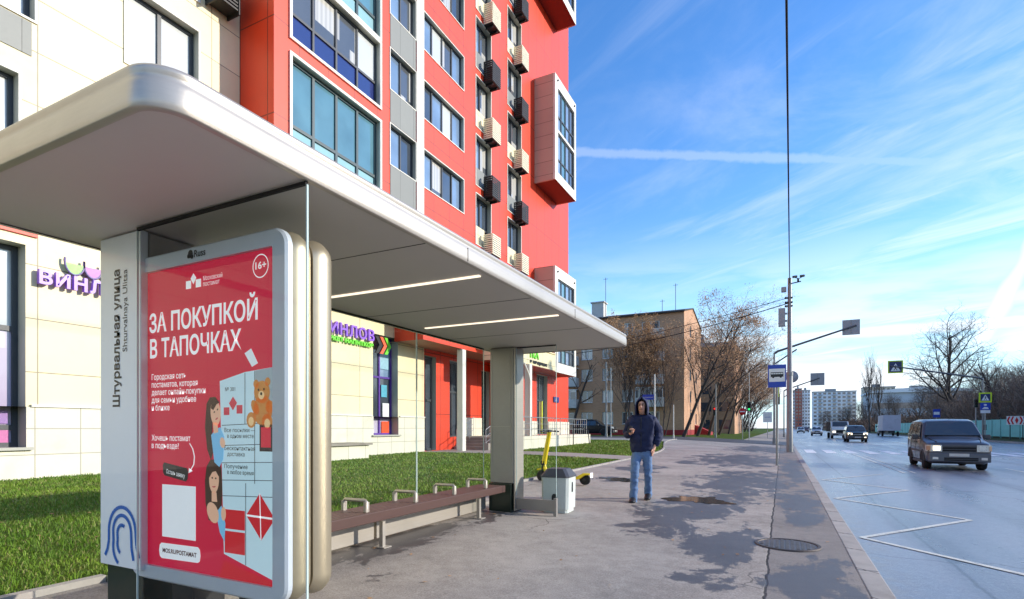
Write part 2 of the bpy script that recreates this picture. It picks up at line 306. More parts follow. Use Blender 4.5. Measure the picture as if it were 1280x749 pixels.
# ---------------------------------------------------------------- mesh helpers
ORIG = {}
class MB:
    def __init__(s): s.v = []; s.f = []; s.mi = []; s.sm = []
    def add(s, vs, fs, mi=0, smooth=False):
        o = len(s.v); s.v.extend([tuple(p) for p in vs]); s.f.extend([tuple(i+o for i in f) for f in fs]); s.mi.extend([mi]*len(fs)); s.sm.extend([smooth]*len(fs)); return s
    def box(s, a, b, mi=0, rot=None, piv=None, bev=0.):
        x0, y0, z0 = a; x1, y1, z1 = b
        if x0 > x1: x0, x1 = x1, x0
        if y0 > y1: y0, y1 = y1, y0
        if z0 > z1: z0, z1 = z1, z0
        if bev > 0:
            bm = bmesh.new(); bmesh.ops.create_cube(bm, size=1)
            for v in bm.verts: v.co = Vector(((x0+x1)/2+v.co.x*(x1-x0), (y0+y1)/2+v.co.y*(y1-y0), (z0+z1)/2+v.co.z*(z1-z0)))
            bmesh.ops.bevel(bm, geom=bm.edges[:], offset=bev, segments=2, affect='EDGES', profile=.5)
            bm.verts.index_update(); vs = [v.co.copy() for v in bm.verts]; fs = [[v.index for v in f.verts] for f in bm.faces]; bm.free()
        else:
            vs = [Vector(p) for p in ((x0, y0, z0), (x1, y0, z0), (x1, y1, z0), (x0, y1, z0), (x0, y0, z1), (x1, y0, z1), (x1, y1, z1), (x0, y1, z1))]
            fs = [(0, 3, 2, 1), (4, 5, 6, 7), (0, 1, 5, 4), (1, 2, 6, 5), (2, 3, 7, 6), (3, 0, 4, 7)]
        if rot is not None:
            pv = Vector(piv if piv else ((x0+x1)/2, (y0+y1)/2, (z0+z1)/2)); vs = [rot @ (Vector(v)-pv)+pv for v in vs]
        return s.add(vs, fs, mi)
    def quad(s, a, b, c_, d, mi=0): return s.add([a, b, c_, d], [(0, 1, 2, 3)], mi)
    def tube(s, pts, rad, n=8, mi=0, caps=True, smooth=True):
        pts = [Vector(p) for p in pts]; rad = rad if hasattr(rad, '__len__') else [rad]*len(pts)
        vs = []; k = len(pts); t0 = (pts[1]-pts[0]).normalized()
        up = Vector((0, 0, 1)) if abs(t0.z) < .9 else Vector((1, 0, 0)); u = t0.cross(up).normalized()
        for i, p in enumerate(pts):
            t = (pts[min(i+1, k-1)]-pts[max(i-1, 0)])
            t = t.normalized() if t.length > 1e-9 else t0
            u = (u-t*u.dot(t)); u = u.normalized() if u.length > 1e-6 else t.orthogonal().normalized(); w = t.cross(u)
            for j in range(n):
                a = 2*math.pi*j/n; vs.append(p+(u*math.cos(a)+w*math.sin(a))*rad[i])
        fs = [(i*n+j, i*n+(j+1) % n, (i+1)*n+(j+1) % n, (i+1)*n+j) for i in range(k-1) for j in range(n)]
        s.add(vs, fs, mi, smooth)
        if caps: s.add(vs[:n], [tuple(reversed(range(n)))], mi); s.add(vs[-n:], [tuple(range(n))], mi)
        return s
    def lathe(s, prof, cx, cy, n=20, mi=0, smooth=True, axis='z', z0=0):
        vs = []; 
        for r, z in prof:
            for j in range(n):
                a = 2*math.pi*j/n
                p = (cx+r*math.cos(a), cy+r*math.sin(a), z) if axis == 'z' else ((cx+z, cy+r*math.cos(a), z0+r*math.sin(a)) if axis == 'x' else (cx+r*math.cos(a), cy+z, z0+r*math.sin(a)))
                vs.append(p)
        k = len(prof); fs = [(i*n+j, i*n+(j+1) % n, (i+1)*n+(j+1) % n, (i+1)*n+j) for i in range(k-1) for j in range(n)]
        s.add(vs, fs, mi, smooth); s.add(vs[:n], [tuple(reversed(range(n)))], mi); s.add(vs[-n:], [tuple(range(n))], mi); return s
    def poly(s, pts, mi=0): return s.add(pts, [tuple(range(len(pts)))], mi)
    def prism(s, pts, vec, mi=0):
        n = len(pts); a = [Vector(p) for p in pts]; b = [p+Vector(vec) for p in a]
        fs = [tuple(reversed(range(n))), tuple(range(n, 2*n))]+[(i, (i+1) % n, n+(i+1) % n, n+i) for i in range(n)]
        return s.add(a+b, fs, mi)
    def mesh(s, o=Vector((0, 0, 0)), mats=()):
        me = bpy.data.meshes.new('mesh'); me.from_pydata([(p[0]-o.x, p[1]-o.y, p[2]-o.z) for p in s.v], [], s.f)
        me.polygons.foreach_set('material_index', s.mi); me.polygons.foreach_set('use_smooth', s.sm)
        for m in mats: me.materials.append(m)
        me.update(); return me
    def build(s, name, mats, parent=None, fix=True, label=None):
        mats = mats if isinstance(mats, (list, tuple)) else [mats]
        o0 = ORIG.get(parent.name, Vector((0, 0, 0))) if parent else Vector((0, 0, 0))
        me = s.mesh(o0, mats)
        if fix:
            bm = bmesh.new(); bm.from_mesh(me); bmesh.ops.recalc_face_normals(bm, faces=bm.faces[:]); bm.to_mesh(me); bm.free()
        o = bpy.data.objects.new(name, me); COL.objects.link(o)
        if parent: o.parent = parent
        ORIG[o.name] = o0
        if label: o['label'] = label
        return o

def tag(o, label, cat, group=None, kind=None):
    if label: o['label'] = label
    if cat: o['category'] = cat
    if group: o['group'] = group
    if kind: o['kind'] = kind
    return o
def struct(o): o['kind'] = 'structure'; return o
def empty(name, loc, label, cat, group=None, rz=0.):
    o = bpy.data.objects.new(name, None); COL.objects.link(o); o.location = loc; o.rotation_euler = (0, 0, rz); o.empty_display_size = .1
    ORIG[o.name] = Vector(loc); return tag(o, label, cat, group)
KIDS = {}
def children(o): return [k for k in bpy.data.objects if k.parent == o]
def copy_tree(o, parent=None):
    n = o.copy(); COL.objects.link(n); n.parent = parent; ORIG[n.name] = ORIG.get(o.name, Vector())
    for ch in children(o): copy_tree(ch, n)
    return n

def text_geo(body, size=1., extrude=0., bold=0., res=3, ax='LEFT', space=1., shear=0.):
    cu = bpy.data.curves.new('t', 'FONT'); cu.body = body; cu.size = size; cu.extrude = extrude; cu.offset = bold; cu.resolution_u = res; cu.align_x = ax; cu.space_character = space; cu.shear = shear
    o = bpy.data.objects.new('t', cu); COL.objects.link(o); bpy.context.view_layer.update()
    dg = bpy.context.evaluated_depsgraph_get(); me = bpy.data.meshes.new_from_object(o.evaluated_get(dg))
    vs = [v.co.copy() for v in me.vertices]; fs = [tuple(p.vertices) for p in me.polygons]
    bpy.data.objects.remove(o); bpy.data.curves.remove(cu); bpy.data.meshes.remove(me); return vs, fs
def add_text(mb, body, M4, size, width=None, mi=0, **kw):
    vs, fs = text_geo(body, size, **kw)
    if not vs: return
    if width:
        x0 = min(v.x for v in vs); x1 = max(v.x for v in vs); k = width/(x1-x0)
        vs = [Vector(((v.x-(x0 if kw.get('ax', 'LEFT') == 'LEFT' else 0))*k, v.y, v.z)) for v in vs]
    mb.add([M4 @ v for v in vs], fs, mi)
def frameM(o, ex, ey):
    ex = Vector(ex).normalized(); ey = Vector(ey).normalized(); ez = ex.cross(ey)
    return Matrix(((ex.x, ey.x, ez.x, o[0]), (ex.y, ey.y, ez.y, o[1]), (ex.z, ey.z, ez.z, o[2]), (0, 0, 0, 1)))

def sm(t, a, b):
    t = min(1., max(0., (t-a)/(b-a))); return t*t*(3-2*t)
def gz(X, Y):
    """height of the ground left of the kerb: a cross fall to the road that steepens ahead"""
    return (.025+.026*sm(Y, 12, 52))*min(max(-X, 0.), 9.)

def sheet(name, xf0, xf1, ys, nx, dz, m, zf=gz):
    mb = MB(); vs = []; k = nx+1
    for y in ys:
        a, b = xf0(y), xf1(y)
        for i in range(k):
            x = a+(b-a)*i/nx; vs.append((x, y, zf(x, y)+dz))
    fs = [(j*k+i, j*k+i+1, (j+1)*k+i+1, (j+1)*k+i) for j in range(len(ys)-1) for i in range(nx)]
    mb.add(vs, fs); return struct(mb.build(name, m))
lin = lambda a, b, n: [a+(b-a)*i/n for i in range(n+1)]
K = lambda v: (lambda y: v)

# ---------------------------------------------------------------- ground
g0 = MB(); g0.quad((-2500, -2500, -.35), (2500, -2500, -.35), (2500, 2500, -.35), (-2500, 2500, -.35)); struct(g0.build('ground', m_earth))
ROADZ = -.14
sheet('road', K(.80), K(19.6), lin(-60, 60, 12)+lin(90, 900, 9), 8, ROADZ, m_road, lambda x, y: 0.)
pe = lambda y: -4.77 if y < 2.42 else (-4.22 if y < 7.7 else (-5.15-2.6*sm(y, 24, 44)))
sheet('pavement', pe, K(.62), [-25, 0, 2.41, 2.42, 5, 7.69, 7.7]+lin(9, 46, 24), 10, 0., m_pave)
sheet('side_street', K(-70), K(.80), lin(46, 57.5, 6), 24, .006, mat('side street asphalt', (.085, .082, .085, 1), .55, var=.3, vscale=.8, bump=.3))
sheet('far_pavement', K(-3.4), K(.62), lin(57.5, 80, 4)+lin(100, 500, 8), 3, .004, m_path)
sheet('lawn', lambda y: -14.4 if -13 < y < 20 else -80, lambda y: pe(y)-.10, [-25, -12, 0, 2.41, 2.43, 5, 7.69, 7.71]+lin(9, 46, 24), 10, .02, m_lawn)
sheet('verge', K(-90), K(-3.4), lin(57.5, 90, 8)+lin(110, 500, 8), 14, .0, m_lawn)
sheet('footpath', lambda y: -14.3, lambda y: pe(y)-.02, lin(19.6, 21.9, 3), 6, .036, m_path)
sheet('entrance_path', K(-60), lambda y: pe(y)-.02, lin(39.5, 45.9, 4), 14, .036, m_path)
# kerbs
kb = MB()
ys = lin(-25, 46, 71)
for a, b in zip(ys, ys[1:]):
    kb.box((.62, a+.006, -.4), (.80, b-.006, .004+random.Random(a).uniform(-.003, .003)), bev=.012)
ys = lin(58, 300, 60)
for a, b in zip(ys, ys[1:]): kb.box((.62, a, -.4), (.80, b, .0))
struct(kb.build('kerb', m_kerb))
lk = MB()
pts = [(-4.77, -12), (-4.77, 2.42), (-4.22, 2.42), (-4.22, 7.7), (-5.15, 7.7)]+[(pe(y), y) for y in lin(9, 46, 24)]
for (xa, ya), (xb, yb) in zip(pts, pts[1:]):
    n = max(1, int(math.hypot(xb-xa, yb-ya)/1.0))
    for i in range(n):
        t0, t1 = i/n, (i+1)/n
        A = Vector((xa+(xb-xa)*t0, ya+(yb-ya)*t0, 0)); B = Vector((xa+(xb-xa)*t1, ya+(yb-ya)*t1, 0)); dd = (B-A).normalized(); nn = Vector((-dd.y, dd.x, 0))*.08
        q = []
        for P, s_ in ((A+dd*.004, 1), (B-dd*.004, 1)): q.append(P)
        za, zb = gz(A.x, A.y)+.05, gz(B.x, B.y)+.05
        base = [(q[0].x, q[0].y, -.3), (q[1].x, q[1].y, -.3), (q[1].x+nn.x, q[1].y+nn.y, -.3), (q[0].x+nn.x, q[0].y+nn.y, -.3)]
        top = [(base[0][0], base[0][1], za), (base[1][0], base[1][1], zb), (base[2][0], base[2][1], zb), (base[3][0], base[3][1], za)]
        lk.add(base+top, [(0, 3, 2, 1), (4, 5, 6, 7), (0, 1, 5, 4), (1, 2, 6, 5), (2, 3, 7, 6), (3, 0, 4, 7)])
struct(lk.build('lawn_kerb', m_kerb))
# right side verge
sheet('right_verge', K(19.75), K(120), lin(-60, 100, 16)+lin(130, 500, 8), 8, 0., m_earth, lambda x, y: .02+.18*sm(x, 19.8, 23))
rk = MB()
for a, b in zip(lin(-60, 300, 90), lin(-60, 300, 90)[1:]): rk.box((19.6, a, -.4), (19.75, b, .03))
struct(rk.build('right_kerb', m_kerb))
# road markings
pm = MB(); MZ = ROADZ+.005
def stripe(a, b, w, z=MZ):
    z += .0004*(len(pm.f) % 9)
    A, B = Vector((*a, z)), Vector((*b, z)); d = (B-A).normalized(); n = Vector((-d.y, d.x, 0))*w/2
    pm.quad(A+n, B+n, B-n, A-n)
zz = [(2.85, 20.7), (1.0, 17.7), (2.65, 15.6), (.98, 13.15), (2.68, 11.0), (.95, 8.6), (2.95, 6.2), (.95, 4.0)]
for a, b in zip(zz, zz[1:]): stripe(a, b, .085)
stripe((3.55, 21.5), (3.55, 36), .10); stripe((3.85, 21.5), (3.85, 34), .06)
for k in range(12): stripe((4.4, 46+k*9), (4.4, 50+k*9), .12)
for x in (10.1, 10.4): stripe((x, -30), (x, 36), .12); stripe((x, 43), (x, 260), .12)
for k in range(20): stripe((7.2, -20+k*8.5 if k < 6 else 46+(k-6)*9), (7.2, -17+k*8.5 if k < 6 else 49+(k-6)*9), .12)
for k in range(24): stripe((13.8, -24+k*9), (13.8, -21+k*9), .12)
for k in range(24): stripe((16.8, -24+k*9), (16.8, -21+k*9), .12)
struct(pm.build('road_markings', m_paint))
pm = MB()
for k in range(17): stripe((1.55+k*1.05, 36.6), (1.55+k*1.05, 41.8), .54)
struct(pm.build('zebra_crossing', mat('white zebra paint', c(240, 240, 236), .7, var=.16, vscale=7, spec=.2)))
# puddles: still water lying in hollows of the pavement
def puddle(x, y, rx, ry, seed):
    rn = random.Random(seed); ph = [rn.uniform(0, 6.28) for _ in range(6)]; mb = MB(); ps = []
    for i in range(96):
        a = 2*math.pi*i/96; k = 1+.26*math.sin(2*a+ph[0])+.2*math.sin(3*a+ph[1])+.15*math.sin(5*a+ph[2])+.10*math.sin(9*a+ph[3])+.06*math.sin(14*a+ph[4])
        X, Y = x+rx*k*math.cos(a), y+ry*k*math.sin(a); ps.append((X, Y, gz(x, y)+.006))
    # a flat film, tilted with the pavement so that it never dips under it
    ps = [(X, Y, gz(X, Y)+.005) for X, Y, _ in ps]
    mb.poly(ps); struct(mb.build('puddle_water', mat('shallow puddle water', (.05, .048, .048, 1), .10, var=.2, spec=.9)))
puddle(-1.35, 10.25, .42, .52, 3); puddle(-3.5, 12.85, .42, .36, 5)

# ---------------------------------------------------------------- the apartment tower with shops below
XR, XC, XB = -12.95, -14.4, -11.65          # red facade, cream facade, face of the bays
TOP = 37.6
def wall_x(mb, X, y0, y1, z0, z1, holes, depth, mi=0, mr=1, no=()):
    """wall in the plane x = X with openings (ya, yb, za, zb) and reveals going back by depth"""
    ysx = sorted({y0, y1, *[v for h in holes for v in h[:2] if y0 < v < y1]}); zsx = sorted({z0, z1, *[v for h in holes for v in h[2:4] if z0 < v < z1]})
    for a, b in zip(ysx, ysx[1:]):
        run = None
        for p, q in zip(zsx, zsx[1:]):
            ym, zm = (a+b)/2, (p+q)/2
            if any(h[0] < ym < h[1] and h[2] < zm < h[3] for h in holes): continue
            mb.quad((X, a, p), (X, b, p), (X, b, q), (X, a, q), mi)
    for h in holes:
        a, b, p, q = max(h[0], y0), min(h[1], y1), max(h[2], z0), min(h[3], z1); x = X-(h[4] if len(h) > 4 else depth)
        mb.quad((X, a, p), (X, b, p), (x, b, p), (x, a, p), mr); mb.quad((X, a, q), (x, a, q), (x, b, q), (X, b, q), mr)
        if a not in no: mb.quad((X, a, p), (x, a, p), (x, a, q), (X, a, q), mr)
        if b not in no: mb.quad((X, b, p), (X, b, q), (x, b, q), (x, b, p), mr)
        mb.quad((x, a, p), (x, b, p), (x, b, q), (x, a, q), 2)

tower = empty('apartment_tower', (XC, 18, .25), 'tall apartment tower with red and cream panels above ground floor shops', 'apartment building')
rw = random.Random(11)
def window_x(parent, X, a, b, p, q, cols, rows=None, panes=None, fm=None, fr=.06, name='window', split=None):
    """window in the plane x = X: one frame mesh, its panes as sub-parts"""
    fm = fm or m_frame; f = MB(); d = .07
    f.box((X, a, p), (X+d, a+fr, q)); f.box((X, b-fr, p), (X+d, b, q)); f.box((X, a+fr, p), (X+d, b-fr, p+fr)); f.box((X, a+fr, q-fr), (X+d, b-fr, q))
    w = (b-a)/cols
    for i in range(1, cols): f.box((X, a+w*i-fr*.55, p+fr), (X+d, a+w*i+fr*.55, q-fr))
    zs = [p]+(split or [])+[q]
    for z in (split or []):
        for i in range(cols): f.box((X, a+w*i+fr*(1. if i == 0 else .55), z-fr*.55), (X+d-.002, a+w*(i+1)-fr*(1. if i == cols-1 else .55), z+fr*.55))
    fo = f.build(name, fm, parent)
    for i in range(cols):
        for j in range(len(zs)-1):
            m = panes[(i+j*cols) % len(panes)] if panes else rw.choice([p_dark, p_blue, p_dark, p_curt])
            ya, yb, za, zb = a+w*i+.01, a+w*(i+1)-.01, zs[j]+.01, zs[j+1]-.01
            tl = rw.uniform(-.004, .004)
            MB().add([(X+.02+tl, ya, za), (X+.02-tl, yb, za), (X+.02-tl, yb, zb), (X+.02+tl, ya, zb)], [(0, 1, 2, 3)]).build('pane', m, fo, fix=False)
    return fo

FL = [4.5+2.78*k for k in range(0, 12)]        # floor levels
red_holes = []; loggia = []
for k, z in enumerate(FL):
    if z < 5 or z > TOP-3: continue
    red_holes += [(15.95, 17.5, z+1.0, z+2.5), (18.05, 21.1, z+1.0, z+2.5), (22.2, 23.67, z-.02, z+2.35, .26), (25.5, 27.15, z-.02, z+2.35, .26)]
# the glazed balcony stack: two-storey frames
lg = [(11.45, 15.35, 7.15, 9.15), (11.45, 15.35, 9.62, 12.3), (11.45, 15.35, 12.85, 15.1), (11.45, 15.35, 15.3, 17.86), (11.45, 15.35, 18.41, 20.7), (11.45, 15.35, 20.9, 23.4), (11.45, 15.35, 23.97, 26.2)]
wl = MB(); wall_x(wl, XR, 10.84, 18.02, 6.1, TOP, [h for h in red_holes+lg if h[0] < 17.8], .20); wall_x(wl, XR, 18.02, 34.6, 4.9, TOP, [h for h in red_holes if h[0] > 17.8], .20); wl.quad((XC, 18.02, 4.9), (XR, 18.02, 4.9), (XR, 18.02, 6.1), (XC, 18.02, 6.1))
wl.quad((XC, 10.84, 6.1), (XR, 10.84, 6.1), (XR, 10.84, TOP), (XC, 10.84, TOP)); 
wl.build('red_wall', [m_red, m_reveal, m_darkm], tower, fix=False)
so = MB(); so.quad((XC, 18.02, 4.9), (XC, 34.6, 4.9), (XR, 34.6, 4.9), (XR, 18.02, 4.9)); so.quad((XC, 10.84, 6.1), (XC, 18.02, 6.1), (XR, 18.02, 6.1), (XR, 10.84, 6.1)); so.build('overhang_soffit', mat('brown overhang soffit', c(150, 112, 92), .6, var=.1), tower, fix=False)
rf = MB(); rf.quad((XR, 34.6, 0), (-27, 34.6, 0), (-27, 34.6, TOP), (XR, 34.6, TOP)); rf.quad((-27, -14, TOP), (XR, -14, TOP), (XR, 34.6, TOP), (-27, 34.6, TOP)); rf.quad((-27, -14, 0), (-27, 34.6, 0), (-27, 34.6, TOP), (-27, -14, TOP)); rf.build('roof', m_grey, tower)
# windows and spandrels of the red facade
for k, z in enumerate(FL):
    if z < 5 or z > 27: continue
    x = XR-.2
    window_x(tower, x, 15.95, 17.5, z+1., z+2.5, 2, panes=[p_blue, rw.choice([p_dark, p_curt])])
    ch = [p_white, p_blue, p_curt, p_dark, p_blue, p_white]; rw.shuffle(ch)
    window_x(tower, x, 18.05, 21.1, z+1., z+2.5, 4, panes=ch[:4])
    for ci, (a, b) in enumerate(((22.2, 23.67), (25.5, 27.15))):
        window_x(tower, XR-.26, a, b, z+.92, z+2.35, 2, panes=[rw.choice([p_dark, p_blue]), rw.choice([p_curt, p_curt, p_dark])], fr=.07)
        dark = (k+ci) % 2 == (1 if ci == 0 else 1)
        dark = (k % 2 == 1)
        sp = MB(); sp.box((XR-.255, a, z), (XR-.10, b-.45, z+.91)); sp.build('spandrel', m_grey if dark else m_cream, tower)
        # slatted basket for a cooling unit
        y0 = a+.72; y1 = y0+.86; zb, zt = z-.36, z+.60; xb, xf = XR+.02, XR+.52; bk = MB()
        for i in range(10):
            zz_ = zb+.03+i*(zt-zb-.06)/9.
            bk.box((xf-.03, y0, zz_-.032), (xf, y1, zz_+.032)); bk.box((xb, y0, zz_-.032), (xf-.03, y0+.03, zz_+.032)); bk.box((xb, y1-.03, zz_-.032), (xf-.03, y1, zz_+.032))
        for (px_, py_) in ((xf-.07, y0+.03), (xf-.07, y1-.07), (xb, y0+.03), (xb, y1-.07)): bk.box((px_, py_, zb), (px_+.035, py_+.035, zt))
        bk.box((xb, y0+.03, zb-.03), (xf-.03, y1-.03, zb), 1); bk.box((xb+.1, y0+.15, zb+.02), (xf-.12, y1-.15, zt-.2), 1)
        bk.box((xb, y0+.2, zb-.12), (xb+.4, y0+.24, zb-.03), 1); bk.box((xb, y1-.24, zb-.12), (xb+.4, y1-.2, zb-.03), 1)
        bk.build('cooling_unit_basket', [m_black if dark else m_creamb, m_darkm], tower, label='black slatted basket' if dark else 'cream slatted basket')
# grey and pale vertical bands, pale frames round the openings
for k, z in enumerate(FL):
    if 5 < z+2.78 < 33: MB().box((XR+.002, 15.95, z+2.56), (XR+.022, 17.5, z+3.74)).build('grey_band', m_grey, tower)
wb = MB(); wb.box((XR+.002, 17.54, 6.1), (XR+.055, 18.01, TOP)); wb.build('pale_pilaster', m_white, tower)
def surround(a, b, p, q, X=XR, t=.05, d=.03):
    tr = MB(); o = [(X+.002, a-t, p-t), (X+.002, b+t, p-t), (X+.002, b+t, q+t), (X+.002, a-t, q+t)]; i = [(X+.002, a, p), (X+.002, b, p), (X+.002, b, q), (X+.002, a, q)]; D = Vector((d, 0, 0))
    vs = [Vector(v) for v in o+i]; vs += [v+D for v in vs]
    for j in range(4):
        k = (j+1) % 4; tr.add([vs[8+j], vs[8+k], vs[12+k], vs[12+j], vs[j], vs[k], vs[4+k], vs[4+j]], [(0, 1, 2, 3), (0, 4, 5, 1), (3, 2, 6, 7)])
    bm = bmesh.new(); me = tr.mesh(); bm.from_mesh(me); bmesh.ops.remove_doubles(bm, verts=bm.verts[:], dist=1e-5); bm.verts.index_update(); t2 = MB(); t2.add([v.co.copy() for v in bm.verts], [[v.index for v in f.verts] for f in bm.faces]); bm.free(); bpy.data.meshes.remove(me)
    t2.build('opening_trim', m_white, tower)
for h in red_holes: 
    if h[2] < 28: surround(*h[:4], t=.04 if h[0] != 15.95 else .035)
for h in lg: surround(*h[:4], t=.09, d=.06)
for i, (a, b, p, q) in enumerate(lg):
    x = XR-.2
    if i % 2 == 1: window_x(tower, x, a, b, p, q, 4, panes=[m_tealp]*4+[p_teal]*4, fr=.09, name='balcony_glazing', split=[p+.72], fm=mat('dark teal frame', c(52, 74, 78), .4))
    else: window_x(tower, x, a, b, p, q, 4, panes=[m_blue]*4+[p_curt, p_curt, p_curt, p_white], fr=.07, name='balcony_glazing', split=[p+.85])
# bays
for bi, z in enumerate((4.55, 15.6, 26.7)):
    y0, y1, zt = 29.0, 32.5, z+6.1; by = MB()
    by.box((XR+.002, y0, z), (XB-.12, y0+.1, zt), 0); by.box((XR+.002, y1-.1, z), (XB-.12, y1, zt), 0)
    by.box((XR+.002, y0+.1, zt-.1), (XB-.12, y1-.1, zt), 0); by.box((XR+.002, y0+.1, z), (XB-.12, y1-.1, z+.1), 1)
    hs = [(y0+.45, y1-.28, z+.55, z+2.9), (y0+.45, y1-.28, z+3.05, z+5.45)]
    wall_x(by, XB, y0, y1, z, zt, hs, .15, 2, 2)
    by.box((XB-.13, y0, z), (XB-.003, y0+.05, zt), 2); by.box((XB-.13, y1-.05, z), (XB-.003, y1, zt), 2); by.box((XB-.13, y0+.05, zt-.05), (XB-.003, y1-.05, zt), 2); by.box((XB-.13, y0+.05, z), (XB-.003, y1-.05, z+.05), 1)
    by.lathe([(.05, 0), (.05, .07)], XB, y0+.35, 10, 3, axis='x', z0=zt-.28); by.lathe([(.05, 0), (.05, .07)], XB, y1-.35, 10, 3, axis='x', z0=zt-.28)
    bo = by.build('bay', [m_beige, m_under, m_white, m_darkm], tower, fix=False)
    for h in hs: window_x(bo, XB-.13, *h, 4, panes=[p_blue, p_teal, p_blue, p_dark], fr=.07, split=[h[2]+.85])
# cream facade with its openings
up = []
for k in range(-1, 6): up += [(7.72, 9.56, 10.3+2.78*k, 12.22+2.78*k)] if k >= 0 else []
upl = [(2.6, 5.62, 7.3, 8.78), (2.6, 5.9, 10.07, 11.7), (2.6, 5.9, 12.9, 14.5)]
gw = [(3.1, 5.75, .92, 5.22), (16.7, 18.25, 1.05, 5.05), (10.2, 12.4, 1.0, 5.05)]
cw = MB(); wall_x(cw, XC, -14, 10.84, 5.6, TOP, up+upl, .28, 0, 1); wall_x(cw, XC, 10.84, 18.02, 1.78, 6.1, [(16.7, 18.02, 1.05, 5.05)]+[g for g in gw if 10.84 < g[0] < 16], .42, 0, 1, (18.02,)); wall_x(cw, XC, 18.02, 20.1, 1.78, 4.9, [(18.02, 18.25, 1.05, 5.05)], .42, 0, 1, (18.02,))
wall_x(cw, XC, -14, 10.84, 1.78, 5.6, [(a, min(b, 10.84), p, q) for a, b, p, q in gw if a < 10.84], .42, 0, 1)
cw.build('cream_wall', [m_cream, m_reveal, m_darkm], tower, fix=False)
pl = MB()
gp = [(3.1, 5.75, .92, 1.78), (16.7, 18.25, 1.05, 1.78), (10.2, 12.4, 1.0, 1.78)]
wall_x(pl, XC+.03, -14, 20.1, -.2, 1.78, gp, .45, 0, 1); pl.box((XC+.002, -14, 1.78), (XC+.07, 3.02, 1.83), 2)
for a, b in ((5.83, 10.12), (12.48, 16.62), (18.33, 20.1)): pl.box((XC+.002, a, 1.78), (XC+.07, b, 1.83), 2)
pl.quad((XC, 20.1, -.2), (XC+.03, 20.1, -.2), (XC+.03, 20.1, 1.78), (XC, 20.1, 1.78))
pl.build('plinth', [m_plinth, m_reveal, m_white], tower, fix=False)
for a, b, p, q in gw: MB().box((XC+.002, a-.1, p-.06), (XC+.11, b+.1, p)).build('window_sill', m_reveal, tower)
rb = MB(); rb.box((XC+.002, -14, 5.42), (XC+.05, 5.95, 5.62)); rb.build('red_band', m_red, tower)
MB().box((XC+.002, 2.6, 9.28), (XC+.02, 5.85, 9.99)).build('grey_panel', m_grey, tower); MB().box((XC+.002, 2.6, 11.78), (XC+.02, 5.85, 12.82)).build('grey_panel', m_grey, tower)
fw = window_x(tower, XC-.40, 3.1, 5.75, .92, 5.22, 2, panes=[p_lilac, p_lilac, p_lilac, p_lilac, p_white, p_white], fr=.10, name='shop_window', split=[1.34, 3.45])
window_x(tower, XC-.40, 10.2, 12.4, 1.0, 5.05, 2, panes=[p_dark], fr=.1, name='shop_window', split=[3.0])
m_purple = mat('purple window frame', c(92, 48, 150), .4)
w2 = window_x(tower, XC-.40, 16.7, 18.25, 1.05, 5.05, 2, panes=[p_lilac, p_lilac, p_dark, p_dark, p_dark, p_blue], fr=.07, name='shop_window', split=[1.75, 3.4], fm=m_purple)
# posters stuck inside the shop windows
def sticker(parent, X, a, b, p, q, col, nm): 
    MB().box((X, a, p), (X+.006, b, q)).build('window_poster', mat(nm, col, .3, var=.25, vscale=7), parent)
sticker(fw, XC-.345, 4.15, 4.95, 1.02, 1.30, c(236, 150, 60), 'orange poster'); sticker(fw, XC-.345, 5.0, 5.6, 1.02, 1.30, c(196, 110, 160), 'magenta poster')
sticker(fw, XC-.345, 4.5, 5.58, 1.42, 1.70, c(150, 116, 178), 'violet poster'); sticker(fw, XC-.343, 4.2, 4.46, 1.42, 1.70, c(240, 175, 80), 'amber poster')
sticker(w2, XC-.345, 17.5, 18.05, 3.75, 4.6, c(150, 190, 205), 'pale blue poster'); sticker(w2, XC-.343, 17.6, 17.95, 2.6, 3.1, c(90, 170, 190), 'teal poster')
sticker(w2, XC-.345, 17.62, 18.1, 1.12, 1.6, c(235, 90, 50), 'orange red poster'); sticker(w2, XC-.342, 17.68, 18.08, 1.75, 2.35, c(230, 230, 228), 'paper notice')
for h in up[:4]: window_x(tower, XC-.27, *h, 2, panes=[p_white, p_white, p_blue, p_white], fr=.09, split=None)
for h in upl: window_x(tower, XC-.27, *h, 2, panes=[p_white], fr=.09)
for h in up[:4]+upl: surround(*h, X=XC, t=.05, d=.033)
bk = MB()
for i in range(9): bk.box((XC+.02, 9.75, 13.2+i*.1), (XC+.52, 10.45, 13.25+i*.1))
for yy in (9.75, 10.41): bk.box((XC+.02, yy, 13.1), (XC+.55, yy+.04, 14.1))
bk.build('cooling_unit_basket', m_black, tower, label='black slatted basket')
# recessed entrance
en = MB(); wall_x(en, XC-.0, 20.1, 26.2, .2, 4.9, [(20.12, 21.05, .3, 4.6), (22.2, 23.25, .9, 4.6), (25.3, 26.2, .9, 4.4)], .3, 0, 1)
en.quad((XC, 26.2, .2), (XR, 26.2, .2), (XR, 26.2, 4.9), (XC, 26.2, 4.9))
wall_x(en, XR, 26.2, 34.6, .2, 4.9, [(29.35, 30.95, .95, 4.5)], .3, 0, 1); en.build('entrance_wall', [m_red, m_reveal, m_darkm], tower, fix=False)
for a_, b_2 in (((XC+.002, 23.3, .9), (XC+.06, 25.25, 1.85)), ((XR+.002, 26.2, .9), (XR+.06, 29.3, 1.72)), ((XR+.002, 31.0, .9), (XR+.06, 34.6, 1.72))): MB().box(a_, b_2).build('entrance_plinth', m_plinth, tower)
window_x(tower, XC-.28, 20.14, 21.03, .3, 4.6, 1, panes=[p_dark], fr=.09, name='glazed_door', split=[2.6])
window_x(tower, XC-.28, 22.22, 23.23, .9, 4.6, 2, panes=[p_dark], fr=.08, name='glazed_door', split=[3.1])
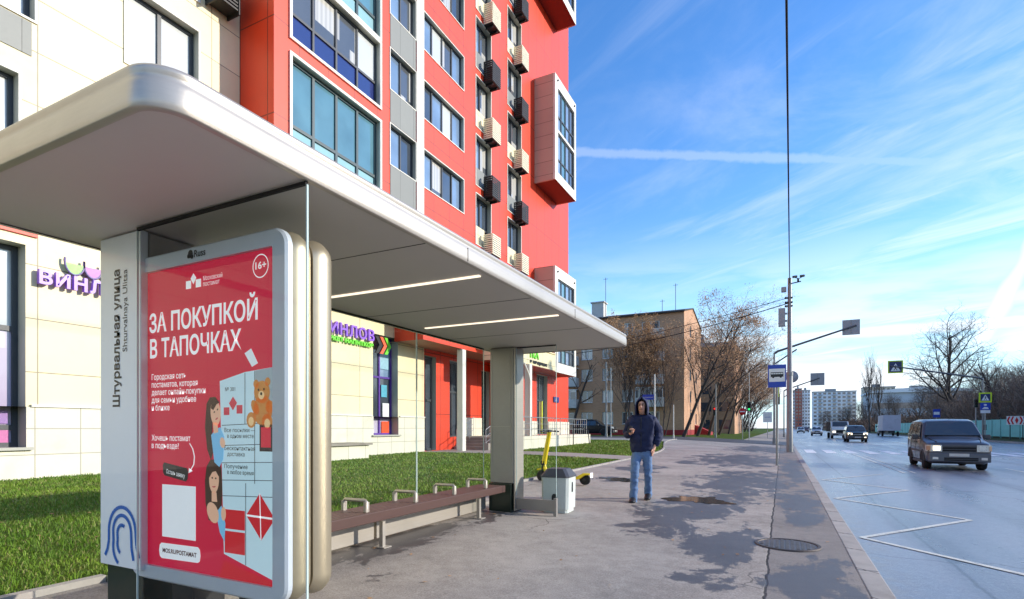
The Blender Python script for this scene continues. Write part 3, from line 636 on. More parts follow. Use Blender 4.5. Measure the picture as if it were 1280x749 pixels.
window_x(tower, XC-.28, 25.32, 26.15, .9, 4.4, 1, panes=[p_dark], fr=.08, name='glazed_door', split=[3.1])
gd = window_x(tower, XR-.28, 29.4, 30.9, .95, 4.5, 2, panes=[p_dark, mat('ochre door leaf', c(150, 128, 80), .4), p_dark, p_dark], fr=.09, name='glazed_door', split=[3.0])
MB().box((XR-.2, 30.5, 1.0), (XR-.17, 30.6, 2.95)).build('yellow_edge', mat('yellow edge strip', c(220, 225, 60), .5), gd)
# terrace, steps, columns, canopy with its band
te = MB(); te.box((XC+.07, 23.75, -.1), (-11.3, 34.3, .92)); te.build('terrace', m_plinth, tower)
st = MB()
for i in range(5): st.box((XC+.07, 22.15+i*.32, -.1), (-12.35, 22.45+i*.32 if i < 4 else 23.74, .30+i*.14), bev=.012)
st.box((-12.33, 21.9, -.1), (-12.1, 23.74, .62)); st.build('entrance_steps', m_stone, tower)
for (x, y) in ((-13.05, 21.1), (-11.6, 25.2)):
    MB().box((x-.15, y-.15, .2 if y < 22 else .923), (x+.15, y+.15, 4.88 if y < 22 else 4.58), bev=.015).build('column', m_white, tower)
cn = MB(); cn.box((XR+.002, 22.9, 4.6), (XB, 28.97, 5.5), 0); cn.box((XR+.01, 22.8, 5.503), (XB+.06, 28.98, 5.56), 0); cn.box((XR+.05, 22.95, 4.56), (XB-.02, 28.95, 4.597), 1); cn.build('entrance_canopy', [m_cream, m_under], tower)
dp = MB(); dp.tube([(-11.45, 24.4, 4.55), (-11.42, 24.9, 4.0), (-11.42, 25.02, 3.7), (-11.42, 25.02, .35), (-11.3, 24.9, .25)], .045, 8); dp.build('downpipe', m_white, tower)
def railing(pts, h=.95, n=10):
    r_ = MB()
    A, B = Vector(pts[0]), Vector(pts[1])
    for k in (.35, .65, 1.): r_.tube([A+Vector((0, 0, h*k)), B+Vector((0, 0, h*k))], .02 if k == 1 else .012, 6)
    for i in range(n+1): p = A.lerp(B, i/n); r_.tube([p, p+Vector((0, 0, h))], .018 if i % 3 == 0 else .009, 6)
    r_.build('railing', m_steel, tower)
railing([(-11.4, 24.1, .92), (-11.4, 29, .92)], n=14); railing([(-11.4, 29.2, .92), (-11.4, 33.8, .92)], n=12)
railing([(-12.4, 22.2, .3), (-12.4, 23.8, .92)], n=4); railing([(-14.0, 22.2, .3), (-14.0, 23.8, .92)], n=4)
hr = MB(); hr.tube([(-11.1, 30.5, 1.35), (-10.6, 30.5, 1.35), (-10.2, 30.5, 1.2), (-10.1, 30.5, .4)], .03, 8); hr.tube([(-11.1, 30.5, 1.35), (-11.1, 30.5, .3)], .03, 8); hr.build('handrail', m_darkm, tower)
wbx = MB(); wbx.box((XC+.08, 13.1, .1), (-13.3, 15.2, .72), 0); wbx.box((XC+.075, 13.0, .723), (-13.2, 15.3, .80), 1); wbx.build('light_well_box', [m_plinth, m_stone], tower)
# house number plate beside the last orange panel
hn = empty('house_number_plate', (XR+.08, 32.2, 3.1), 'small blue plate on orange wall by the glazed door', 'sign')
MB().box((XR+.03, 31.85, 2.95), (XR+.07, 32.75, 3.3), bev=.008).build('plate', mat('blue enamel', c(36, 52, 120), .3), hn)
t_ = MB(); add_text(t_, '24', frameM((XR+.075, 32.1, 3.03), (0, 1, 0), (0, 0, 1)), .22); t_.build('lettering', mat('white lettering', c(235, 235, 235), .5), hn)

# shop signs
m_violet = mat('violet sign letter', c(150, 96, 225), .35, var=.05); m_violetd = mat('dark violet sign edge', c(62, 36, 112), .5)
m_lime = mat('lime sign letter', c(110, 215, 40), .4); m_mag = mat('magenta sign fill', c(150, 50, 160), .4); m_coral = mat('coral sign fill', c(240, 100, 60), .4)
def shop_sign(y0, z0, wid, hgt, slope, label, glasses, sub):
    r = empty('shop_sign', (XC+.1, y0+wid/2, z0), label, 'shop sign')
    mb = MB(); add_text(mb, 'ВИНЛОВ', frameM((XC+.12, y0, z0), (0, 1, 0), (0, 0, 1)), hgt/.73, width=wid, extrude=.05, bold=.012, space=1.12); o = mb.build('lettering', m_violet, r)
    if glasses:
        g_ = MB()
        for i in range(3):
            cy, cz = y0+.68+i*.37, 5.06
            arc = [(XC+.1, cy+.19*math.cos(a), cz+.28*math.sin(a)) for a in [math.pi-.25+(math.pi+.5)*t/14 for t in range(15)]]
            g_.tube(arc, .026, 6); g_.tube([(XC+.1, cy, cz-.28), (XC+.1, cy, cz-.43)], .024, 6)
        g_.build('wine_glass_outline', mat('grey violet outline', c(120, 105, 150), .4), r)
        for i, m in enumerate((m_lime, m_mag, m_coral)):
            cy, cz = y0+.68+i*.37, 5.02; h_ = MB()
            ps = [(XC+.07, cy+.165*math.cos(a), cz+.225*math.sin(a)) for a in [math.pi+(math.pi)*t/14 for t in range(15)]]
            h_.prism(ps, (.04, 0, 0)); h_.build('wine_fill', m, r)
    if sub:
        mb = MB(); add_text(mb, 'МАРКЕТ НАПИТКОВ', frameM((XC+.10, y0, z0-.24), (0, 1, 0), (0, 0, 1)), .20, width=wid, extrude=.03, bold=.012); mb.build('small_lettering', m_lime, r)
    return r
shop_sign(5.92, 4.44, 1.9, .29, 0, 'violet shop lettering with wine glasses by the left shop window', True, False)
shop_sign(13.85, 4.70, 2.75, .42, 0, 'violet shop lettering over a green line beside the narrow window', False, True)
ar = empty('arrow_sign', (XC+.1, 17.2, 4.5), 'double arrow sign in coral and green across the narrow window', 'shop sign')
for i, m in enumerate((m_darkm, m_coral, m_lime)):
    a_ = MB(); y = 16.72+i*.26
    a_.prism([(XC+.05+i*.012, y, 4.95), (XC+.05+i*.012, y+.18, 4.95), (XC+.05+i*.012, y+.42, 4.62), (XC+.05+i*.012, y+.18, 4.28), (XC+.05+i*.012, y, 4.28), (XC+.05+i*.012, y+.24, 4.62)], (.06, 0, 0)); a_.build('arrow', m, ar)
cs = empty('canopy_sign', (XB+.02, 26.8, 5.0), 'green and black lettering on the cream entrance canopy', 'shop sign')
mb = MB(); add_text(mb, 'ТКА', frameM((XB+.03, 25.35, 4.98), (0, 1, 0), (0, 0, 1)), .50, width=1.25, extrude=.02, bold=.02); mb.build('lettering', m_lime, cs)
mb = MB(); add_text(mb, 'бар &', frameM((XB+.03, 23.5, 4.80), (0, 1, 0), (0, 0, 1)), .30, width=1.0, extrude=.01, bold=.01); add_text(mb, 'в квартал', frameM((XB+.03, 25.5, 4.70), (0, 1, 0), (0, 0, 1)), .26, width=2.2, extrude=.01, bold=.01); mb.build('small_lettering', m_darkm, cs)

# ---------------------------------------------------------------- bus shelter
ZS = 2.52
sh = empty('bus_shelter', (-3.0, 4.5, .08), 'pale metal bus shelter with glass walls and a thick rounded roof edge', 'bus shelter')
def rrect(x0, x1, y0, y1, r, n=10):
    ps = []
    for cx, cy, a0 in ((x1-r, y0+r, -90), (x1-r, y1-r, 0), (x0+r, y1-r, 90), (x0+r, y0+r, 180)):
        for i in range(n+1): a = R(a0+90*i/n); ps.append((cx+r*math.cos(a), cy+r*math.sin(a)))
    return ps
RX0, RX1, RY0, RY1 = -4.10, -2.02, 1.17, 7.92
rm = MB(); prof = [(-.035, -.004), (-.004, -.004), (0, .0), (.002, .03), (.002, .085), (-.002, .104), (-.006, .116), (-.004, .126), (.001, .138), (.001, .148), (-.006, .158), (-.02, .164), (-.05, .167)]
loops = []
for off, dz in prof: loops.append([(x, y, ZS+dz) for x, y in rrect(RX0-off, RX1+off, RY0-off, RY1+off, max(.02, .16+off))])
n = len(loops[0]); vs = [p for L in loops for p in L]
fs = [(i*n+j, i*n+(j+1) % n, (i+1)*n+(j+1) % n, (i+1)*n+j) for i in range(len(prof)-1) for j in range(n)]
rm.add(vs, fs, 0, True); rm.add(loops[-1], [tuple(range(n))], 0)
roof = rm.build('roof', m_alu, sh)
sf = MB(); sf.prism([(x, y, ZS+.004) for x, y in rrect(RX0+.032, RX1-.032, RY0+.032, RY1-.032, .13)], (0, 0, .012)); sf.build('soffit', m_soffit, roof)
for y in (3.70, 5.36):
    MB().box((-3.82, y-.016, ZS-.006), (-2.12, y+.016, ZS+.003)).build('light_strip', m_strip, roof)
for y in (2.9, 4.55, 6.2): MB().box((-4.05, y-.003, ZS+.0015), (-2.06, y+.003, ZS+.0045)).build('soffit_joint', m_darkm, roof)
for y in (3.35, 5.6): MB().box((RX1+.0005, y-.002, ZS+.004), (RX1+.0045, y+.002, ZS+.10)).build('edge_joint', m_darkm, roof)
# columns
def column(x0, x1, y0, y1, named):
    co = MB(); zb = gz((x0+x1)/2, y0)
    co.box((x0+.03, y0+.05, zb+.42), (x1-.0, y1, ZS-.005), bev=.01)
    o = co.build('column', m_col, sh)
    b = MB(); b.box((x0+.02, y0+.03, zb-.1), (x1-.03, y1-.02, zb+.415), bev=.006); b.build('column_base', m_colbase, o)
    if named:
        p = MB(); p.box((x0, y0, zb+.385), (x1, y0+.045, ZS-.006), bev=.006); p = p.build('name_panel', m_namep, o)
        t = MB(); F_ = frameM((-3.645, y0-.002, 1.46), (0, 0, 1), (-1, 0, 0)); add_text(t, 'Штурвальная улица', F_, .098, width=.845, bold=.0022)
        F2 = frameM((-3.565, y0-.002, 1.795), (0, 0, 1), (-1, 0, 0)); add_text(t, 'Shturvalnaya Ulitsa', F2, .068, width=.50); t.build('lettering', mat('black print', c(28, 30, 34), .5), p, fix=False)
        em = MB()
        def band(pts, w=.011):
            pts = [Vector((p_[0], y0-.003, p_[1])) for p_ in pts]
            for i in range(len(pts)-1):
                A, B = pts[i], pts[i+1]; d = (B-A).normalized(); nn = Vector((-d.z, 0, d.x))*w
                em.quad(A+nn, B+nn, B-nn, A-nn)
        arc = lambda cx, cz, rx, rz, a0, a1, k=18: [(cx+rx*math.cos(R(a0+(a1-a0)*i/k)), cz+rz*math.sin(R(a0+(a1-a0)*i/k))) for i in range(k+1)]
        cx, cz = -3.618, .69
        band([(-3.80, .535), (-3.775, .575), (-3.76, .63)]+arc(cx, cz, .142, .155, 175, 0)+[(cx+.15, .62), (cx+.175, .55)])
        band(arc(cx, cz, .095, .105, 40, 180)+arc(cx+.02, .60, .115, .12, 165, 238, 10))
        band(arc(cx, .68, .05, .055, 60, 180, 10)+arc(cx+.02, .62, .07, .07, 160, 235, 8)); band(arc(cx, cz, .095, .105, 40, 0, 8)+[(cx+.10, .60), (cx+.12, .53)])
        em.build('emblem', mat('blue print', c(20, 96, 182), .4), p, fix=False)
    else:
        e = MB(); e.box((x1+.002, y0+.06, zb+.02), (x1+.022, y1-.05, ZS-.01)); e.box((x0+.06, y0+.044, zb+.7), (x0+.064, y0+.0495, ZS-.1)); e.box((x1-.05, y0+.044, zb+.7), (x1-.046, y0+.0495, ZS-.1)); e.box((x0+.06, y0+.044, 1.35), (x1-.05, y0+.0495, 1.354)); e.build('column_edge', m_alu, o)
column(-3.86, -3.43, 1.92, 2.28, True); column(-3.95, -3.53, 7.10, 7.50, False)
# glass walls with bright polished edges, a black gasket under the roof, and the base rail
def glass(a, b, z0, z1, label=None):
    """a, b: ends on the ground plan"""
    A, B = Vector((*a, 0)), Vector((*b, 0)); d = (B-A).normalized(); nn = Vector((-d.y, d.x, 0))*.005; g_ = MB()
    g_.quad(A+Vector((0, 0, z0)), B+Vector((0, 0, z0)), B+Vector((0, 0, z1)), A+Vector((0, 0, z1)))
    o = g_.build('glass_pane', g_shelter, sh, fix=False)
    e = MB()
    for P, s_ in ((A, -1), (B, 1)):
        q = [P+nn, P-nn, P-nn+d*s_*.007, P+nn+d*s_*.007]; e.prism([v+Vector((0, 0, z0)) for v in q], (0, 0, z1-z0))
    e.build('pane_edge', mat('polished glass edge', c(196, 214, 206), .15, var=.05, spec=.8), o)
    k = MB(); q = [A+nn*1.6, B+nn*1.6, B-nn*1.6, A-nn*1.6]; k.prism([v+Vector((0, 0, z1+.0005)) for v in q], (0, 0, ZS-z1-.006)); k.build('gasket', m_rubber, o)
glass((-3.42, 1.90), (-2.045, 1.90), .16, 2.497)
for y0, y1 in ((2.30, 3.78), (3.80, 5.42), (5.44, 7.09)): glass((-4.0, y0), (-4.0, y1), .38, 2.497)
glass((-3.50, 7.20), (-2.88, 7.20), .34, 2.497)
br = MB()
for y0, y1 in ((2.3, 4.62), (4.66, 7.1)): br.box((-4.05, y0, gz(-4, 4)+.02), (-3.965, y1, .335), bev=.008); br.box((-4.04, y0, .337), (-3.955, y1, .365))
br.build('base_rail', m_alu, sh)
fr = MB(); fr.box((-3.5, 7.18, .14), (-2.89, 7.225, .30), bev=.004); fr.box((-2.91, 7.17, .06), (-2.865, 7.235, .33), bev=.004); fr.build('end_rail', m_col, sh)
nt = MB(); nt.box((-3.43, 1.885, .06), (-2.05, 1.915, .155)); nt.build('near_rail', m_col, sh)

# bench
bn = empty('bench', (-3.78, 4.9, .1), 'long bench of brown slats with pale metal armrests in the shelter', 'bench')
for k in range(6):
    x = -3.605-k*.066
    s_ = MB(); s_.box((x-.056, 3.05, .452), (x, 6.98, .502), bev=.007); s_.build('slat', m_wood, bn)
s_ = MB(); s_.box((-3.597, 3.05, .405), (-3.575, 6.98, .502), bev=.006); s_.build('front_rail', m_wood, bn)
for y in (4.45, 6.45):
    s_ = MB(); zb = gz(-3.75, y); s_.box((-3.735, y-.022, zb), (-3.69, y+.022, .40)); s_.box((-3.95, y-.03, .40), (-3.60, y+.03, .45)); s_.box((-3.79, y-.06, zb), (-3.64, y+.06, zb+.012)); s_.build('leg', m_alu, bn)
for y in (4.15, 4.95, 5.75, 6.55):
    s_ = MB(); s_.tube([(-3.66, y, .50), (-3.66, y, .60), (-3.675, y, .615), (-3.935, y, .615), (-3.95, y, .60), (-3.95, y, .50)], .017, 8); s_.box((-3.675, y-.025, .503), (-3.645, y+.025, .60)); s_.box((-3.965, y-.025, .503), (-3.935, y+.025, .60)); s_.build('armrest', m_alu, bn)

# ---------------------------------------------------------------- advertising panel
ad = empty('advertising_panel', (-2.92, 2.1, .08), 'tall poster case with a red poster in a silver rounded frame', 'advertising panel')
PX0, PZ1, PW, PH, PY = -3.5, 2.262, 1.165, 1.752, 1.965
def ring_frame(name, x0, x1, z0, z1, r, hx0, hx1, hz0, hz1, y0, y1, m):
    mb = MB(); out = [(x, z) for x, z in rrect(x0, x1, z0, z1, r, 8)]; inn = [(x, z) for x, z in rrect(hx0, hx1, hz0, hz1, .012, 8)]; k = len(out)
    ins = [(x, z) for x, z in rrect(x0+.012, x1-.012, z0+.012, z1-.012, r-.012, 8)]
    L = [[(x, y1, z) for x, z in out], [(x, y0+.012, z) for x, z in out], [(x, y0, z) for x, z in ins], [(x, y0, z) for x, z in inn], [(x, y0+.03, z) for x, z in inn]]
    vs = [p for l in L for p in l]; fs = [(i*k+j, i*k+(j+1) % k, (i+1)*k+(j+1) % k, (i+1)*k+j) for i in range(4) for j in range(k)]
    mb.add(vs, fs); return mb.build(name, m, ad)
ring_frame('front_frame', -3.585, -2.235, .425, 2.355, .10, PX0+.0, PX0+PW, PZ1-PH, PZ1, 1.945, 1.985, m_adframe)
def shell(y0, y1, ins, name):
    mb = MB(); pr_ = [(ins+.012, y0), (ins, y0+.02), (ins-.012, y0+.055), (ins-.012, y1-.055), (ins, y1-.02), (ins+.02, y1)]; L = []
    for off, y in pr_: L.append([(x, y, z) for x, z in rrect(-3.585+off, -2.235-off, .425+off, 2.355-off, .11-off*.5, 8)])
    k = len(L[0]); mb.add([p for l in L for p in l], [(i*k+j, i*k+(j+1) % k, (i+1)*k+(j+1) % k, (i+1)*k+j) for i in range(len(L)-1) for j in range(k)], 0, True)
    mb.add(L[0], [tuple(range(k))]); mb.add(L[-1], [tuple(range(k))]); return mb.build(name, m_gold, ad)
shell(1.987, 2.125, .004, 'shell'); shell(2.135, 2.275, .004, 'shell')
b_ = MB(); b_.box((-3.3, 2.03, .06), (-3.1, 2.23, .44)); b_.box((-2.7, 2.03, .05), (-2.5, 2.23, .44)); b_.build('foot', m_darkm, ad)
U = lambda u, v, l: (PX0+u*PW, PY-.0007*l, PZ1-v*PH)
m_crim = mat('crimson poster print', c(206, 14, 62), .5, var=.08, vscale=1.5, emit=.16)  # weak glow added to the poster inks to lift them under the roof
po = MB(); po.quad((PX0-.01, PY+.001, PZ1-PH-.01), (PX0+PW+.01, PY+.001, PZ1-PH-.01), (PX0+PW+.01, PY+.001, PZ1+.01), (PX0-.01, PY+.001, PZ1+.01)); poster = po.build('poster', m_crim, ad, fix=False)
def flat(name, polys, col, l, mname):
    mb = MB()
    for ps in polys: mb.poly([U(u, v, l) for u, v in ps])
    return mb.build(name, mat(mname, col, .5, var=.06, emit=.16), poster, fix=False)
def ell(cx, cy, rx, ry, n=20, a0=0, a1=360, rot=0): 
    out = []
    for i in range(n):
        a = R(a0+(a1-a0)*i/n); x, y = rx*math.cos(a), ry*math.sin(a); out.append((cx+x*math.cos(rot)-y*math.sin(rot), cy+x*math.sin(rot)+y*math.cos(rot)))
    return out
W_ = c(240, 240, 242); rc = lambda a, b, c_, d: [(a, c_), (b, c_), (b, d), (a, d)]
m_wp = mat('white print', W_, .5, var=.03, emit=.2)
def ptext(mb, s_, u, v, size, width=None, l=3, bold=0., rot=0.): 
    ex = Vector((math.cos(rot), 0, math.sin(rot))); ey = Vector((-math.sin(rot), 0, math.cos(rot)))
    add_text(mb, s_, frameM(U(u, v, l), ex, ey), size, width=width*PW if width else None, bold=bold)
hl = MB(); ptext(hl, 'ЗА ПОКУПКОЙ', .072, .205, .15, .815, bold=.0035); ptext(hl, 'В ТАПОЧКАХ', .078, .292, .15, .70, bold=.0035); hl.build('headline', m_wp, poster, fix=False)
bt = MB()
for i, s_ in enumerate(('Городская сеть', 'постаматов, которая', 'делает онлайн-покупки', 'для семьи удобнее', 'и ближе')): ptext(bt, s_, .092, .368+i*.0262, .047, (.28, .37, .43, .36, .15)[i], bold=.0006)
ptext(bt, 'Хочешь постамат', .092, .575, .047, .315, bold=.0006); ptext(bt, 'в подъезде?', .092, .601, .047, .225, bold=.0006)
ptext(bt, '16+', .872, .056, .052, .07, bold=.001); ptext(bt, 'Московский', .505, .060, .036, .14); ptext(bt, 'постамат', .505, .078, .036, .12)
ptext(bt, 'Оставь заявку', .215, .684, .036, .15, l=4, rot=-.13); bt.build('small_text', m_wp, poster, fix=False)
ringp = MB(); o1, o2 = ell(.905, .048, .052, .036, 28), ell(.905, .048, .047, .0325, 28)
for i in range(28): ringp.quad(U(*o1[i], 2), U(*o1[(i+1) % 28], 2), U(*o2[(i+1) % 28], 2), U(*o2[i], 2))
av = [(.40, .582), (.425, .60), (.438, .625), (.433, .65), (.405, .672)]
for (a, b), (e, f) in zip(av, av[1:]): ringp.quad(U(a-.004, b, 2), U(a+.004, b, 2), U(e+.004, f, 2), U(e-.004, f, 2))
ringp.poly([U(.395, .662, 2), (U(.392, .68, 2)), U(.425, .672, 2)]); ringp.build('line_print', m_wp, poster, fix=False)
flat('logo', [rc(.372, .412, .052, .078), rc(.448, .488, .052, .078), [(.43, .030), (.452, .046), (.43, .066), (.408, .046)]], W_, 2, 'white print')
flat('white_card', [rc(.180, .448, .722, .898), ], c(238, 240, 244), 2, 'white card print')
pill = [(.175+.0, .92), (.465, .917), (.48, .925), (.484, .945), (.478, .963), (.462, .968), (.175, .972), (.16, .965), (.154, .946), (.16, .927)]
flat('pill', [pill], c(240, 240, 244), 2, 'white card print')
pt = MB(); ptext(pt, 'MOS.RU/POSTAMAT', .185, .951, .036, .27, l=4, bold=.001); pt.build('pill_text', mat('grey print', c(110, 70, 80), .5), poster, fix=False)
flat('black_label', [[(.195, .648), (.38, .664), (.39, .675), (.385, .70), (.37, .708), (.20, .692), (.187, .683), (.185, .657)]], c(48, 46, 48), 2, 'black label print')
# picture on the poster: a parcel locker, two people peeping round it, a toy bear
flat('locker', [[(.625, .385), (.80, .362), (1.003, .352), (1.003, .985), (.655, .925)]], c(196, 222, 230), 1, 'pale blue print')
flat('locker_side', [[(.87, .36), (1.003, .352), (1.003, .50), (.87, .50)]], c(150, 165, 172), 2, 'locker shade print')
ll = MB()
for v in (.515, .578, .632, .686, .735): ll.quad(U(.64, v+.008, 2), U(1.0, v, 2), U(1.0, v+.0022, 2), U(.64, v+.0102, 2))
for u, v0, v1 in ((.80, .365, .52), (.865, .36, .7), (.805, .7, .95)): ll.quad(U(u, v0, 3), U(u+.004, v0, 3), U(u+.004, v1, 3), U(u, v1, 3))
ll.build('locker_lines', mat('grey line print', c(90, 100, 108), .5), poster, fix=False)
flat('locker_logo', [rc(.655, .695, .468, .492), rc(.745, .785, .462, .488), [(.72, .435), (.748, .455), (.72, .478), (.692, .456)]], c(205, 60, 80), 3, 'red logo print')
lt = MB()
for i, (a, b) in enumerate((('Все посылки —', 'в одном месте'), ('Бесконтактная', 'доставка'), ('Получение', 'в любое время'))): ptext(lt, a, .66, .545+i*.056, .032, .21 if i < 2 else .16, l=3); ptext(lt, b, .68, .563+i*.056, .032, .18 if i != 1 else .12, l=3)
ptext(lt, '№ 301', .665, .418, .03, .07, l=3); lt.build('locker_text', mat('black print', c(28, 30, 34), .5), poster, fix=False)
flat('red_block', [rc(.662, .802, .785, .845), rc(.662, .802, .852, .920), [(.81, .797), (.90, .728), (.998, .80), (.91, .868)], [(.655, .945), (1.003, .99), (1.003, 1.003), (.62, 1.003)]], c(206, 24, 42), 3, 'deep red print')
dl = MB(); dl.quad(U(.81, .794, 4), U(.998, .797, 4), U(.998, .803, 4), U(.81, .800, 4)); dl.quad(U(.898, .728, 4), U(.904, .728, 4), U(.912, .866, 4), U(.906, .866, 4)); dl.build('diamond_lines', m_wp, poster, fix=False)
flat('phone_picture', [rc(.90, .982, .522, .602)], c(40, 20, 26), 4, 'black phone print'); flat('phone_picture', [rc(.91, .973, .53, .590)], c(214, 30, 60), 5, 'phone red print')
flat('scanner_picture', [[(.80, .305), (.845, .292), (.89, .338), (.85, .348)]], c(225, 232, 236), 4, 'pale scanner print')
HAIR, SKIN, SHIRT = c(62, 40, 32), c(228, 178, 148), c(120, 186, 224)
flat('picture_hair', [[(.53, .455), (.555, .435), (.595, .434), (.622, .452), (.60, .47), (.575, .50), (.572, .55), (.582, .605), (.562, .635), (.535, .60), (.518, .53)], [(.53, .655), (.56, .632), (.61, .632), (.638, .66), (.645, .72), (.638, .80), (.60, .83), (.545, .825), (.522, .77), (.518, .70)]], HAIR, 3, 'brown hair print')
flat('picture_shirt', [[(.565, .555), (.60, .535), (.632, .53), (.66, .56), (.652, .63), (.625, .655), (.588, .64)], [(.60, .80), (.64, .775), (.668, .83), (.662, .888), (.628, .86)]], SHIRT, 4, 'blue shirt print')
flat('picture_face', [ell(.598, .484, .036, .042, 20, rot=-.35), [(.578, .515), (.612, .515), (.618, .545), (.585, .55)], ell(.587, .696, .036, .042, 20, rot=.1), [(.57, .735), (.605, .735), (.61, .765), (.57, .765)], ell(.578, .80, .046, .030, 16, rot=.4), ell(.648, .578, .020, .016, 12, rot=.5), ell(.655, .80, .018, .022, 12)], SKIN, 5, 'skin print')
flat('picture_fringe', [[(.565, .47), (.572, .448), (.60, .440), (.628, .452), (.606, .458), (.582, .476)], [(.553, .69), (.558, .660), (.59, .652), (.620, .662), (.622, .685), (.600, .668), (.575, .672)]], HAIR, 6, 'brown hair print')
flat('picture_features', [ell(.590, .482, .0055, .0028, 8, rot=-.3), ell(.613, .474, .0055, .0028, 8, rot=-.3), ell(.575, .690, .006, .003, 8), ell(.600, .691, .006, .003, 8)], c(60, 38, 32), 6, 'dark feature print')
flat('picture_mouth', [ell(.607, .503, .010, .003, 10, rot=-.3), ell(.586, .715, .014, .0055, 10, a0=0, a1=180)], c(190, 80, 84), 6, 'lip print')
BEAR = c(196, 128, 62)
flat('toy_bear_picture', [ell(.915, .425, .052, .034, 18), ell(.877, .400, .018, .013, 12), ell(.952, .395, .018, .013, 12), ell(.92, .480, .062, .046, 20), ell(.845, .508, .032, .024, 14), ell(.95, .515, .034, .026, 14), ell(.87, .47, .03, .018, 12, rot=.6), ell(.965, .47, .026, .02, 12)], BEAR, 4, 'tan bear print')
flat('toy_bear_picture', [ell(.912, .434, .02, .013, 12), ell(.845, .512, .018, .014, 10), ell(.95, .519, .019, .015, 10)], c(236, 196, 140), 5, 'light tan print')
flat('toy_bear_picture', [ell(.912, .430, .007, .005, 8), ell(.895, .418, .005, .004, 8), ell(.93, .417, .005, .004, 8)], c(40, 26, 22), 6, 'dark bear print')
lg_ = MB(); add_text(lg_, 'Russ', frameM((-2.965, 1.943, 2.290), (1, 0, 0), (0, 0, 1)), .055, bold=.001)
for k, (dx, dz, r) in enumerate(((-.03, .022, .022), (-.047, .012, .012), (-.015, .006, .012))): lg_.poly([(-2.965+dx+r*math.cos(a), 1.943, 2.290+dz+r*1.1*math.sin(a)) for a in [2*math.pi*i/14 for i in range(14)]])
lg_.build('frame_lettering', mat('black print', c(28, 30, 34), .5), ad, fix=False)
#cg = MB(); cg.quad((PX0, 1.951, PZ1-PH), (PX0+PW, 1.951, PZ1-PH), (PX0+PW, 1.951, PZ1), (PX0, 1.951, PZ1)); cg.build('cover_glass', g_shelter, ad, fix=False)

# ---------------------------------------------------------------- litter bin, scooter, manhole, small litter
bx, by = -3.02, 7.66
bi = empty('litter_bin', (bx, by, gz(bx, by)), 'pale concrete litter bin with dark cap at the end of the shelter', 'litter bin', rz=.06)
def octa(h, ch, z): return [(-h+ch, -h, z), (h-ch, -h, z), (h, -h+ch, z), (h, h-ch, z), (h-ch, h, z), (-h+ch, h, z), (-h, h-ch, z), (-h, -h+ch, z)]
def loft(mb, Ls, mi=0, smooth=False):
    k = len(Ls[0]); mb.add([p for l in Ls for p in l], [(i*k+j, i*k+(j+1) % k, (i+1)*k+(j+1) % k, (i+1)*k+j) for i in range(len(Ls)-1) for j in range(k)], mi, smooth); mb.add(Ls[0], [tuple(reversed(range(k)))], mi); mb.add(Ls[-1], [tuple(range(k))], mi)
B0 = ORIG[bi.name]; ORIG[bi.name] = Vector((0, 0, 0))
q = MB(); loft(q, [octa(.185, .03, 0), octa(.185, .03, .05), octa(.205, .035, .055), octa(.212, .035, .52)]); q.build('body', mat('pale painted concrete', c(205, 212, 205), .7, var=.12, bump=.2, dirt=.35), bi)
q = MB(); loft(q, [octa(.222, .04, .523), octa(.222, .04, .545), octa(.15, .04, .645), octa(.13, .04, .65)]); q.build('cap', mat('dark bin cap', c(88, 90, 96), .5, .3, var=.2, bump=.2), bi)
q = MB(); pr2 = lambda s_: [(s_*.035, .14), (s_*.035, .26)]+[(.035*math.cos(a), .26+.04*math.sin(a)) for a in [math.pi*i/8 for i in range(9)]][1:-1]
ps = [(-.04, .13), (.04, .13)]+[(.04*math.cos(math.pi*i/8), .24+.045*math.sin(math.pi*i/8)) for i in range(9)]
q.prism([(x, -.2135, z) for x, z in ps], (0, .004, 0)); ps2 = [(-.03, .30), (.03, .30)]+[(.03*math.cos(math.pi*i/8), .42+.03*math.sin(math.pi*i/8)) for i in range(9)]
q.prism([(.2145, x, z) for x, z in ps2], (-.004, 0, 0)); q.build('slot', m_darkm, bi); ORIG[bi.name] = B0

m_yel = mat('yellow scooter paint', c(238, 208, 20), .35, coat=.3, var=.06)
s0 = Vector((-4.36, 11.3, gz(-4.3, 11.4)))
sc = empty('electric_scooter', s0, 'bright yellow electric kick scooter standing behind the litter bin', 'scooter', rz=R(-16)); sc.scale = (1.14, 1.1, 1.0); ORIG[sc.name] = Vector((0, 0, 0))
def wheel(mb_name, x, r, w, parent, y=0.):
    t = MB(); t.lathe([(r*.62, -w/2), (r*.9, -w/2), (r, -w*.3), (r, w*.3), (r*.9, w/2), (r*.62, w/2)], x, y, 20, axis='y', z0=r); t = t.build('wheel', m_rubber, parent); h = MB(); h.lathe([(r*.2, -w*.55), (r*.64, -w*.4), (r*.64, w*.4), (r*.2, w*.55)], x, y, 16, axis='y', z0=r); h.build('rim', m_darkm, t)
wheel('wheel', -.52, .125, .06, sc); wheel('wheel', .52, .115, .06, sc)
q = MB(); q.box((-.36, -.085, .10), (.36, .085, .155), bev=.015); q.prism([(.34, -.07, .10), (.34, -.07, .155), (.52, -.07, .255), (.66, -.07, .245), (.66, -.07, .225), (.56, -.07, .215), (.44, -.07, .13)], (0, .14, 0)); q.build('deck', m_yel, sc)
q = MB(); q.box((-.30, -.075, .157), (.33, .075, .163)); q.build('deck_mat', m_rubber, sc)
q = MB(); q.tube([(-.34, 0, .14), (-.43, 0, .25), (-.47, 0, .42)], .035, 10); q.tube([(-.47, 0, .40), (-.45, 0, .52), (-.33, 0, 1.13)], [.055, .052, .045], 10); q.prism([(-.42, -.045, .30), (-.44, -.045, .33), (-.62, -.045, .28), (-.62, -.045, .25)], (0, .09, 0)); q.build('stem', m_yel, sc)
